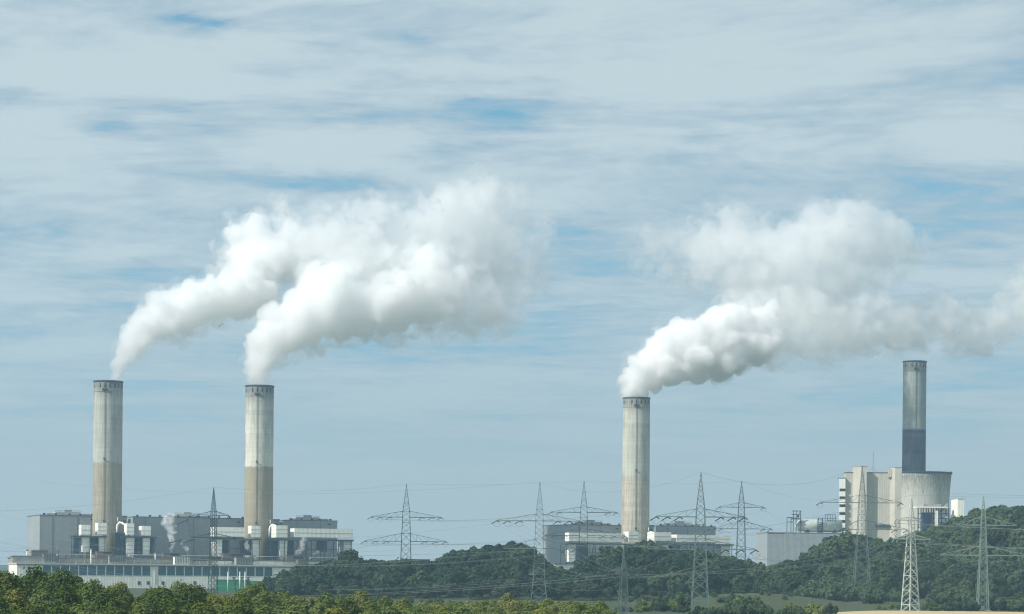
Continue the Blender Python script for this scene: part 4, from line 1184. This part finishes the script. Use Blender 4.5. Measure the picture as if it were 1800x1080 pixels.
# foreground trees: (px, top py, Y, kind, material)
FG = [(8, 1000, 470, 'broad', 'lf_dark'), (-18, 1005, 500, 'broad', 'lf_dark'), (38, 1010, 520, 'broad', 'lf_olive'), (62, 992, 560, 'broad', 'lf_dark'), (92, 1003, 600, 'broad', 'lf_olive'), (108, 1004, 540, 'broad', 'lf_dark'),
      (132, 1006, 560, 'broad', 'lf_dark'), (30, 1038, 430, 'broad', 'lf_yellow'), (78, 1034, 440, 'broad', 'lf_olive'), (120, 1030, 450, 'broad', 'lf_dark'), (166, 1016, 520, 'broad', 'lf_dark'), (158, 1022, 480, 'broad', 'lf_olive'),
      (190, 1036, 470, 'broad', 'lf_dark'), (214, 1014, 520, 'willow', 'lf_willow'), (206, 1024, 490, 'willow', 'lf_olive'), (236, 1046, 560, 'broad', 'lf_yellow'), (262, 1031, 520, 'broad', 'lf_dark'), (285, 1027, 500, 'broad', 'lf_dark'),
      (312, 1024, 540, 'broad', 'lf_olive'), (332, 1024, 500, 'broad', 'lf_dark'), (352, 1030, 560, 'broad', 'lf_dark'), (300, 1052, 430, 'broad', 'lf_dark'), (248, 1060, 430, 'broad', 'lf_olive'), (150, 1056, 410, 'broad', 'lf_olive'),
      (374, 1040, 520, 'broad', 'lf_yellow'), (398, 1043, 540, 'broad', 'lf_yellow'), (352, 1054, 440, 'broad', 'lf_dark'), (420, 1030, 530, 'willow', 'lf_olive'), (426, 1044, 480, 'broad', 'lf_dark'), (450, 1014, 560, 'willow', 'lf_olive'), (460, 1030, 520, 'willow', 'lf_dark' if False else 'lf_olive'),
      (476, 1038, 540, 'broad', 'lf_olive'), (500, 1044, 560, 'broad', 'lf_willow' if False else 'lf_olive'), (525, 1046, 540, 'willow', 'lf_willow'), (548, 1047, 560, 'willow', 'lf_willow'), (572, 1044, 540, 'broad', 'lf_olive'), (592, 1045, 570, 'willow', 'lf_olive'),
      (636, 1036, 560, 'willow', 'lf_willow'), (612, 1052, 520, 'broad', 'lf_dark'), (658, 1060, 540, 'broad', 'lf_olive'), (678, 1047, 560, 'willow', 'lf_olive'), (705, 1060, 540, 'broad', 'lf_yellow'), (730, 1066, 520, 'broad', 'lf_olive'),
      (754, 1061, 560, 'willow', 'lf_olive'), (782, 1067, 540, 'broad', 'lf_yellow'), (812, 1066, 520, 'broad', 'lf_olive'), (838, 1058, 540, 'willow', 'lf_olive'), (855, 1052, 560, 'willow', 'lf_olive'), (893, 1042, 580, 'willow', 'lf_willow'),
      (905, 1054, 560, 'willow', 'lf_willow'), (872, 1066, 520, 'broad', 'lf_olive'), (930, 1060, 560, 'broad', 'lf_willow' if False else 'lf_olive'), (964, 1052, 600, 'willow', 'lf_willow'), (976, 1058, 580, 'willow', 'lf_willow'), (1000, 1068, 560, 'broad', 'lf_olive'),
      (1020, 1054, 600, 'willow', 'lf_willow'), (1040, 1066, 580, 'broad', 'lf_olive'), (950, 1070, 520, 'broad', 'lf_yellow'), (400, 1066, 430, 'broad', 'lf_dark'), (470, 1062, 450, 'broad', 'lf_olive'), (530, 1066, 440, 'broad', 'lf_olive'),
      (590, 1068, 440, 'broad', 'lf_yellow'), (650, 1074, 440, 'broad', 'lf_olive'), (-5, 1050, 420, 'broad', 'lf_dark'), (52, 1062, 400, 'broad', 'lf_dark'), (200, 1062, 410, 'broad', 'lf_dark'), (100, 1060, 405, 'broad', 'lf_dark'), (566, 1058, 500, 'willow', 'lf_willow'),
      (1062, 1070, 600, 'broad', 'lf_dark'), (1078, 1073, 580, 'broad', 'lf_olive'), (510, 1054, 500, 'broad', 'lf_olive'), (690, 1070, 500, 'broad', 'lf_olive'), (770, 1074, 500, 'broad', 'lf_olive')]
LOOK = {'lf_dark': 'dark green', 'lf_olive': 'olive green', 'lf_yellow': 'yellowing', 'lf_willow': 'silvery green'}
def region(px):
    if px < 45: return 'at the left corner before the white turbine hall'
    if px < 150: return 'before the left end of the turbine hall'
    if px < 250: return 'below the leftmost chimney'
    if px < 365: return 'below the long boiler house, left of the leftmost pylon'
    if px < 485: return 'before the green shed'
    if px < 620: return 'at the bottom edge before the dark wood'
    if px < 760: return 'at the bottom edge below the lone dark pylon'
    if px < 870: return 'low at the bottom edge below the wooded rise'
    return 'at the bottom edge near the pylon on the wooded rise'
rt = random.Random(7)
FG += [(-60, 1002, 520, 'broad', 'lf_dark'), (-110, 1008, 540, 'broad', 'lf_olive'), (-85, 1040, 450, 'broad', 'lf_dark'), (-150, 1012, 560, 'broad', 'lf_dark')]
for k in range(34):      # the pale scrubby belt along the bottom edge
    px = 478 + k * 17.5 + rt.uniform(-6, 6)
    FG.append((px, 1052 + 8 * (k / 34) + rt.uniform(-6, 6), 610 + rt.uniform(-25, 25), rt.choice(['willow', 'willow', 'broad']), rt.choice(['lf_willow', 'lf_olive', 'lf_olive'])))
for (px, py, Y, kind, mt) in FG:
    P = W(px, py + (5 if px < 480 else 0), Y); z0 = terrain(P.x, Y)
    tot = tree_total(kind)
    sc = (P.z - z0) / tot
    zs = 1.0
    if sc < 0.85: zs = sc / 0.85; sc = 0.85
    nm = 'willow_tree' if kind == 'willow' else 'broadleaf_tree'
    place_tree(kind, P.x, Y, z0, sc * (1.0 if zs == 1 else 1), rt.uniform(0, 6.28), nm, '%s %s %s' % (LOOK[mt], 'slender willow' if kind == 'willow' else 'bushy tree', region(px)), 'tree', 'trees along the near edge', mt, rt, zs)

# the wood on the rises
def wood_points():
    g = random.Random(21)
    cell = {}
    pts = []
    def ok(x, y, d):
        ci, cj = int(x // 8), int(y // 8)
        for i in range(ci - 2, ci + 3):
            for j in range(cj - 2, cj + 3):
                for (a, b) in cell.get((i, j), ()):
                    if (a - x) ** 2 + (b - y) ** 2 < d * d: return False
        return True
    for _ in range(31000):
        Y = g.uniform(1330, 1640)
        px = g.uniform(475, 2080)
        Yc = crestY(px)
        if Y > Yc + 14: continue
        if Y < 1345 and 480 < px < 1100 and g.random() < 0.2: continue
        x = (px - 900) / FPX * Y
        # a clearing where the power block's foot and the plain show through
        if ok(x, Y, 7.6):
            cell.setdefault((int(x // 8), int(Y // 8)), []).append((x, Y)); pts.append((x, Y, px))
    return pts
pts = wood_points()
print('wood trees', len(pts))
rw = random.Random(3)
def wood_label(px):
    if px < 620: return 'dark tree on the low rise under the second chimney'
    if px < 800: return 'dark tree on the rise below the lone dark pylon'
    if px < 960: return 'dark tree on the rounded middle rise'
    if px < 1060: return 'dark tree in the dip between the two middle rises'
    if px < 1250: return 'dark tree on the rise under the third chimney'
    if px < 1400: return 'dark tree in the dip before the plain grey hall'
    if px < 1560: return 'tree on the slope below the concrete power block'
    if px < 1680: return 'tree on the slope below the cooling tower'
    return 'tree on the steep right-hand hill'
tall = {}
recs = []
for (x, Y, px) in pts:
    z = terrain(x, Y)
    Yc, zc = hill_params(px)
    crest = abs(Y - Yc) < 16
    kind = 'conifer' if (px > 1640 and crest and rw.random() < 0.5) or rw.random() < 0.05 else 'wood'
    pal = 0.22 if px < 1350 else 0.65
    if px > 1350 and Y < 1420: pal = 0.6
    want = None if kind == 'conifer' else ('lf_wood2' if rw.random() < pal else 'lf_wood')
    tot = tree_total(kind)
    sc = TREE_H / tot * min(1.55, max(0.6, math.exp(rw.gauss(0, 0.26))))
    if crest: sc = TREE_H / tot * rw.uniform(0.9, 1.12)
    if Y < 1352: sc *= 0.75
    recs.append((x, Y, z, px, kind, want, sc, crest))
# the ones that show largest: the front rows and the skyline
recs.sort(key=lambda r: (0 if r[7] else 1, r[1]))
N_IND = 215
ind = [r for r in recs if r[7] and r[3] < 1830][:130]
rest = [r for r in recs if r not in ind]
rest.sort(key=lambda r: r[1] + (5000 if r[3] > 1830 else 0))
ind += rest[:N_IND - len(ind)]
ids = set(id(r) for r in ind)
for (x, Y, z, px, kind, want, sc, crest) in ind:
    lab = wood_label(px)
    if crest: lab = lab.replace('tree', 'skyline tree', 1)
    else: lab = lab.replace('tree', 'front-row tree', 1)
    if want == 'lf_wood2': lab = 'paler ' + lab.replace('dark ', '')
    place_tree(kind, x, Y, z, sc, rw.uniform(0, 6.28), 'conifer_tree' if kind == 'conifer' else 'woodland_tree', lab, 'tree', 'trees of the wood on the rises', want, rw)
# the others: one mass of wood
def join_wood(rest, name, want):
    Vs = []; Fs = []; o = 0
    for (x, Y, z, px, kind, w_, sc, crest) in rest:
        opts = [p for p in PROTO[kind] if (w_ is None or p[5] == w_)]
        crown, trunk, h, rz, rx, mt = rw.choice(opts)
        n = len(crown.vertices)
        co = np.empty(n * 3, np.float32); crown.vertices.foreach_get('co', co); co = co.reshape(-1, 3)
        a = rw.uniform(0, 6.28); ca, sa = math.cos(a), math.sin(a)
        q = np.stack([co[:, 0] * ca - co[:, 1] * sa, co[:, 0] * sa + co[:, 1] * ca, co[:, 2] + h + rz * 0.25], 1) * sc + np.array([x, Y, z])
        Vs.append(q); Fs.append(np.arange(n).reshape(-1, 4) + o); o += n
    ob = bpy.data.objects.new(name, np_mesh(name, np.concatenate(Vs), np.concatenate(Fs), M[want])); C.objects.link(ob)
    tag(ob, 'mass of %s woodland covering the rises' % ('dark' if want == 'lf_wood' else 'paler'), 'wood', kind='stuff')
rest = [r for r in recs if id(r) not in ids]
join_wood([r for r in rest if r[5] != 'lf_wood2'], 'woodland', 'lf_wood')
join_wood([r for r in rest if r[5] == 'lf_wood2'], 'woodland', 'lf_wood2')

# shrubs between the field, the mound and the wood
rs = random.Random(12)
SH = []
for (a, b, pt, Y, n) in ((1120, 1215, 1062, 980, 9), (1150, 1200, 1052, 1030, 4), (1250, 1350, 1066, 900, 9), (1280, 1330, 1058, 940, 4), (1385, 1460, 1064, 930, 8), (1215, 1260, 1068, 880, 4), (1350, 1390, 1070, 880, 3), (1540, 1600, 1062, 1090, 5), (1620, 1720, 1060, 1085, 11), (1740, 1810, 1060, 1085, 7), (480, 800, 1053, 1150, 18), (1100, 1250, 1052, 1240, 8), (1430, 1540, 1028, 1315, 10), (1520, 1600, 1040, 1260, 8), (1640, 1740, 1040, 1240, 11), (1080, 1130, 1068, 960, 4), (1150, 1420, 1043, 1195, 16), (1190, 1400, 1050, 1150, 12)):
    for k in range(n):
        px = a + (b - a) * (k + rs.uniform(0.1, 0.9)) / n
        SH.append((px, pt + rs.uniform(-5, 5), Y + rs.uniform(-25, 25)))
def shrub_where(px, Y):
    if 1130 < Y < 1225 and px > 1140: return 'low scrub bush growing on the grassy mound'
    if px < 810: return 'dark bush in the belt at the foot of the left wooded rise'
    if Y > 1200: return 'rounded bush on the rough ground below the wood' + (' under the power block' if px < 1560 else ' right of the white pylon' if px > 1610 else ' beside the white pylon')
    if px < 1215: return 'dusty green bush between the low pylon and the tallest pylon'
    if px < 1370: return 'dusty green bush before the grassy mound'
    if px < 1480: return 'dark green bush at the tip of the grain field'
    if px < 1620: return 'bush beside the white pylon at the field edge'
    if px < 1730: return 'bush at the field edge between the white and rightmost pylons'
    return 'bush at the field edge right of the rightmost pylon'
for (px, py, Y) in SH:
    P = W(px, py, Y); z0 = terrain(P.x, Y)
    h = max(2.0, P.z - z0)
    sc = h / tree_total('shrub')
    place_tree('shrub', P.x, Y, z0 - 0.2, sc, rs.uniform(0, 6.28), 'bush', shrub_where(px, Y), 'bush', 'bushes on the rough ground', ('lf_wood2' if Y > 1120 else rs.choice(['lf_wood2', 'lf_wood2', 'lf_olive', 'lf_wood2', 'lf_wood'])), rs)
print('trees', N_TREE[0])
# ---------------------------------------------------------------- haze
def make_haze():
    b = MB().box(-1300, 1300, -60, 5200, -1.5, 520)
    m, K = new_mat('haze_air')
    v = K.n('ShaderNodeVolumePrincipled', ins={'Color': (0.54, 0.80, 1.0, 1), 'Density': 0.0001, 'Anisotropy': 0.2})
    K.n('ShaderNodeOutputMaterial', ins={1: v.outputs[0]})
    o = b.obj('haze', m)
    tag(o, 'thin pale blue haze filling the whole plain', 'haze', kind='stuff')
make_haze()

# ---------------------------------------------------------------- steam
def steam_mat(name, density, col=(0.962, 0.974, 0.984), wisp=None):
    m, K = new_mat(name)
    d = density
    if wisp:
        co = obj_co(K)
        n = K.noise(co, 1.0 / wisp, 3, 0.6, 0.6)
        d = K.math('MULTIPLY', K.mr(n, 0.42, 0.62, 0.0, 1.0, True), density)
    v = K.n('ShaderNodeVolumeScatter', ins={'Color': (*col, 1), 'Density': d, 'Anisotropy': 0.35})
    K.n('ShaderNodeOutputMaterial', ins={1: v.outputs[0]})
    if wisp: m.cycles.volume_step_rate = 0.35
    return m

def ico_template():
    import bmesh
    bm = bmesh.new(); bmesh.ops.create_icosphere(bm, subdivisions=2, radius=1.0)
    v = np.array([x.co[:] for x in bm.verts]); f = np.array([[q.index for q in x.verts] for x in bm.faces])
    bm.free(); return v, f
ICO = ico_template()

def blob_mesh(name, spheres, voxel, mat, disp=0.0, seed=0):
    """one closed billowing surface: the union of many balls, remeshed, with turbulent displacement"""
    V, F = ICO
    sp = np.array(spheres)
    vs = (V[None] * sp[:, None, 3:4] + sp[:, None, :3]).reshape(-1, 3)
    fs = (F[None] + (np.arange(len(sp)) * len(V))[:, None, None]).reshape(-1, 3)
    me = np_mesh(name + '_src', vs, fs, None)
    o = bpy.data.objects.new(name + '_src', me); C.objects.link(o)
    r = o.modifiers.new('r', 'REMESH'); r.mode = 'VOXEL'; r.voxel_size = voxel; r.use_smooth_shade = True
    dg = bpy.context.evaluated_depsgraph_get(); dg.update()
    out = bpy.data.meshes.new_from_object(o.evaluated_get(dg))
    bpy.data.objects.remove(o)
    n = len(out.vertices)
    co = np.empty(n * 3, np.float32); out.vertices.foreach_get('co', co); co = co.reshape(-1, 3)
    no = np.empty(n * 3, np.float32); out.vertex_normals.foreach_get('vector', no); no = no.reshape(-1, 3)
    if disp > 0:
        d = np.empty(n, np.float32)
        for i in range(n):
            p = Vector(co[i])
            q = 0.0; amp = 1.0; f = 1.0 / (voxel * 9)
            for k in range(4):          # billowed noise: round bulges, sharp creases
                q += amp * (abs(mnoise.noise(p * f + Vector((seed, k * 9, 0)))) * 2.2 - 0.35)
                amp *= 0.55; f *= 2.0
            d[i] = q
        co = co + no * d[:, None] * disp * 1.8
        out.vertices.foreach_set('co', co.ravel().astype(np.float32)); out.update()
    out.materials.clear(); out.materials.append(mat)
    out.name = name
    return out

def billow(path, rnd, depth=None, n_mid=12, n_small=10, spread=0.75):
    """path: (px, py, r_px, Y) balls -> world balls with smaller billows budding from their skins"""
    out = []
    for (px, py, rp, Y) in path:
        c = W(px, py, Y); r = rp / FPX * Y
        out.append((*c, r * 0.86))
        for k in range(n_mid):
            d = Vector([rnd.gauss(0, 1) for _ in range(3)]).normalized()
            r2 = r * rnd.uniform(0.28, 0.5)
            c2 = c + d * (r - r2 * rnd.uniform(0.35, 0.9))
            out.append((*c2, r2))
            for q in range(n_small):
                d3 = (Vector([rnd.gauss(0, 1) for _ in range(3)]).normalized() + d * 0.6).normalized()
                r3 = r2 * rnd.uniform(0.25, 0.45)
                out.append((*(c2 + d3 * (r2 - r3 * 0.4)), r3))
    return out

def interp(keys, step):
    res = []
    for (a, b) in zip(keys[:-1], keys[1:]):
        L = math.hypot(b[0] - a[0], b[1] - a[1]); n = max(1, int(L / (step * 0.5 * (a[2] + b[2]))))
        for i in range(n):
            t = i / n; res.append(tuple(a[j] + (b[j] - a[j]) * t for j in range(4)))
    res.append(keys[-1]); return res

def plume(name, label, paths, thin_paths, seed, d_core=0.15, d_mid=0.06, d_out=0.012, core_k=0.86, voxel=2.0, wisp=(16.0, 34.0), soft=()):
    """three nested skins of steam: dense billows, ragged middle, thin drifting edge"""
    rnd = random.Random(seed)
    sp = []
    for keys, step in paths:
        sp += billow(interp(keys, step), rnd, n_mid=12, n_small=8)
    n_hard = len(sp)
    for keys, step in soft:
        sp += billow(interp(keys, step), rnd, n_mid=12, n_small=8)
    big = [s_ for s_ in sp if s_[3] > 5.5]
    tp = []
    for keys, step in thin_paths:
        tp += billow(interp(keys, step), rnd, n_mid=9, n_small=5)
    shell = [(x, y, z, r * 1.35 + 2.5) for x, y, z, r in big] + [q for q in tp if q[3] > 6]
    o = bpy.data.objects.new(name, blob_mesh(name, shell, 3.6, steam_mat(name + '_thin', d_out, wisp=wisp[1]), 3.0, seed)); C.objects.link(o)
    tag(o, label, 'steam plume', 'steam plumes drifting from the chimneys')
    if sp:
        mid = [(x, y, z, r * 1.10 + 0.6) for x, y, z, r in sp if r > 3.0] + [(x, y, z, r * 0.62) for x, y, z, r in tp if r > 5]
        c = bpy.data.objects.new('ragged_edge', blob_mesh('ragged_edge', mid, 2.4, steam_mat(name + '_mid', d_mid, wisp=wisp[0]), 2.2, seed + 3)); c.parent = o; C.objects.link(c)
    if sp and d_core > 0:
        core = [(x, y, z, r * core_k) for x, y, z, r in sp[:n_hard]]
        c = bpy.data.objects.new('billows', blob_mesh('billows', core, voxel, steam_mat(name + '_dense', d_core), voxel * 1.0, seed + 5)); c.parent = o; C.objects.link(c)
    return o

plume('steam_plume', 'white steam plume rising from the leftmost chimney', [
    ([(203, 660, 7, 2000), (212, 640, 13, 2000), (224, 615, 21, 2001), (244, 588, 27, 2010), (278, 560, 36, 2030), (325, 540, 42, 2060), (385, 522, 42, 2095), (440, 508, 46, 2125)], 0.5),
    ([(440, 508, 44, 2125), (455, 462, 52, 2140), (440, 415, 38, 2150)], 0.6),
    ([(455, 460, 46, 2142), (500, 440, 48, 2165)], 0.7),
    ], [([(400, 470, 40, 2130), (430, 400, 44, 2145), (500, 400, 50, 2170)], 0.7), ([(225, 640, 16, 2002), (260, 612, 22, 2010), (330, 585, 24, 2050), (380, 568, 20, 2090)], 0.7)],
    11, 0.12, 0.06, 0.010, 0.86)
plume('steam_plume', 'big white steam cloud trailing from the two-toned second chimney', [
    ([(450, 670, 12, 2050), (454, 648, 21, 2050), (462, 620, 29, 2050), (480, 588, 38, 2052), (520, 565, 44, 2060), (575, 540, 54, 2075), (625, 540, 52, 2092), (690, 532, 50, 2108), (745, 520, 44, 2125)], 0.5),
    ([(560, 500, 36, 2080), (585, 490, 34, 2085)], 0.6), ([(760, 470, 36, 2135), (790, 500, 36, 2140)], 0.7),
    ], [([(480, 640, 20, 2055), (520, 612, 26, 2065), (600, 590, 30, 2085), (700, 585, 34, 2110), (800, 570, 40, 2150), (880, 560, 40, 2180)], 0.6)],
    23, 0.12, 0.06, 0.010, 0.86, soft=[
    ([(760, 512, 56, 2130), (800, 512, 52, 2142), (845, 526, 40, 2155)], 0.5),
    ([(560, 480, 40, 2100), (640, 470, 46, 2115), (705, 480, 46, 2125), (765, 462, 34, 2140)], 0.6)])
plume('steam_plume', 'broad soft steam bank above the two left plumes', [
    ([(545, 470, 50, 2150), (600, 440, 60, 2165), (640, 415, 56, 2180), (690, 450, 62, 2190), (740, 420, 52, 2200), (720, 480, 56, 2190)], 0.55),
    ([(770, 400, 52, 2210), (840, 355, 50, 2220), (860, 400, 52, 2222), (885, 445, 44, 2225), (800, 460, 54, 2215)], 0.55),
    ], [([(520, 420, 56, 2150), (620, 390, 60, 2170), (720, 390, 60, 2190), (850, 360, 66, 2220), (910, 420, 66, 2225), (920, 490, 60, 2230), (860, 540, 56, 2220), (760, 520, 60, 2200)], 0.55)],
    29, 0.035, 0.036, 0.010, 0.72, wisp=(20.0, 40.0))
plume('steam_plume', 'bright dense steam plume leaving the third chimney', [
    ([(1115, 692, 18, 2186), (1119, 672, 26, 2186), (1142, 648, 36, 2187), (1190, 620, 48, 2192), (1250, 605, 56, 2204), (1315, 594, 50, 2220)], 0.42),
    ([(1285, 560, 30, 2215), (1335, 570, 36, 2225)], 0.8),
    ], [([(1440, 575, 52, 2250), (1520, 568, 52, 2280), (1600, 568, 44, 2310)], 0.55)], 37, 0.20, 0.06, 0.012, 0.90, soft=[([(1330, 585, 54, 2222), (1390, 582, 52, 2238), (1450, 585, 44, 2256), (1500, 590, 32, 2270)], 0.5), ([(1290, 545, 34, 2225), (1360, 550, 38, 2235), (1430, 545, 36, 2250)], 0.6)])
plume('steam_plume', 'loose upper steam cloud hanging above the third chimney plume', [
    ([(1235, 450, 40, 2280), (1280, 430, 54, 2282), (1330, 455, 60, 2290), (1400, 450, 62, 2300), (1445, 420, 54, 2310), (1520, 410, 50, 2320), (1560, 415, 38, 2325)], 0.5),
    ([(1285, 488, 40, 2285), (1325, 525, 38, 2285)], 0.6), ([(1370, 510, 48, 2295), (1430, 520, 48, 2305), (1500, 480, 40, 2312)], 0.6),
    ], [([(1150, 440, 50, 2290), (1200, 480, 48, 2290), (1225, 420, 66, 2290), (1270, 470, 60, 2290), (1320, 420, 68, 2295), (1400, 480, 74, 2300), (1500, 500, 66, 2310), (1590, 430, 44, 2330)], 0.5)],
    41, 0.028, 0.034, 0.012, 0.68, voxel=2.6, wisp=(20.0, 44.0))
plume('steam_plume', 'faint grey steam trail drifting off above the smokeless chimney', [
    ([(1500, 580, 40, 2320), (1570, 575, 40, 2330), (1640, 565, 44, 2340), (1680, 575, 42, 2350), (1725, 585, 34, 2360), (1770, 560, 30, 2370), (1820, 520, 40, 2390)], 0.5)],
    [([(1560, 560, 40, 2335), (1600, 560, 44, 2340), (1660, 560, 50, 2350), (1720, 580, 40, 2360), (1780, 545, 42, 2380), (1840, 500, 54, 2400)], 0.5)],
    53, 0.0, 0.06, 0.018)
# ---------------------------------------------------------------- small steam wisps on the roofs
def wisp(px0, py0, px1, py1, Y, r0, r1, label, seed, dens=0.16):
    rnd = random.Random(seed)
    sp = []
    n = 9
    for i in range(n):
        t = i / (n - 1)
        px = px0 + (px1 - px0) * t + rnd.uniform(-1.5, 1.5) + 2.5 * math.sin(t * 5)
        py = py0 + (py1 - py0) * t
        sp += billow([(px, py, r0 + (r1 - r0) * t, Y + rnd.uniform(-1, 1))], rnd, n_mid=6, n_small=4)
    me = blob_mesh('steam_wisp', sp, 0.55, steam_mat('wisp_steam', dens * 1.3, wisp=5.0), 0.4, seed)
    o = bpy.data.objects.new('steam_wisp', me); C.objects.link(o)
    tag(o, label, 'steam wisp', 'small steam wisps over the annex roofs')
Yw = row_world(row_u(300, -36), -36)[1]
wisp(301, 969, 299, 914, Yw, 3.5, 13, 'tallest white steam wisp before the long boiler house', 1, 0.2)
wisp(329, 975, 323, 953, Yw, 2.0, 4.5, 'small faint steam wisp left of the leftmost pylon', 2, 0.2)
wisp(441, 980, 433, 953, Yw + 25, 2.0, 5.5, 'small steam wisp beside the second chimney foot', 3, 0.22)
wisp(523, 974, 540, 945, Yw + 40, 5.5, 6.0, 'white steam wisp under the longest box filter', 4, 0.3)
wisp(549, 974, 563, 970, Yw + 45, 2.0, 3.0, 'tiny steam wisp curling right under the longest box filter', 5, 0.25)
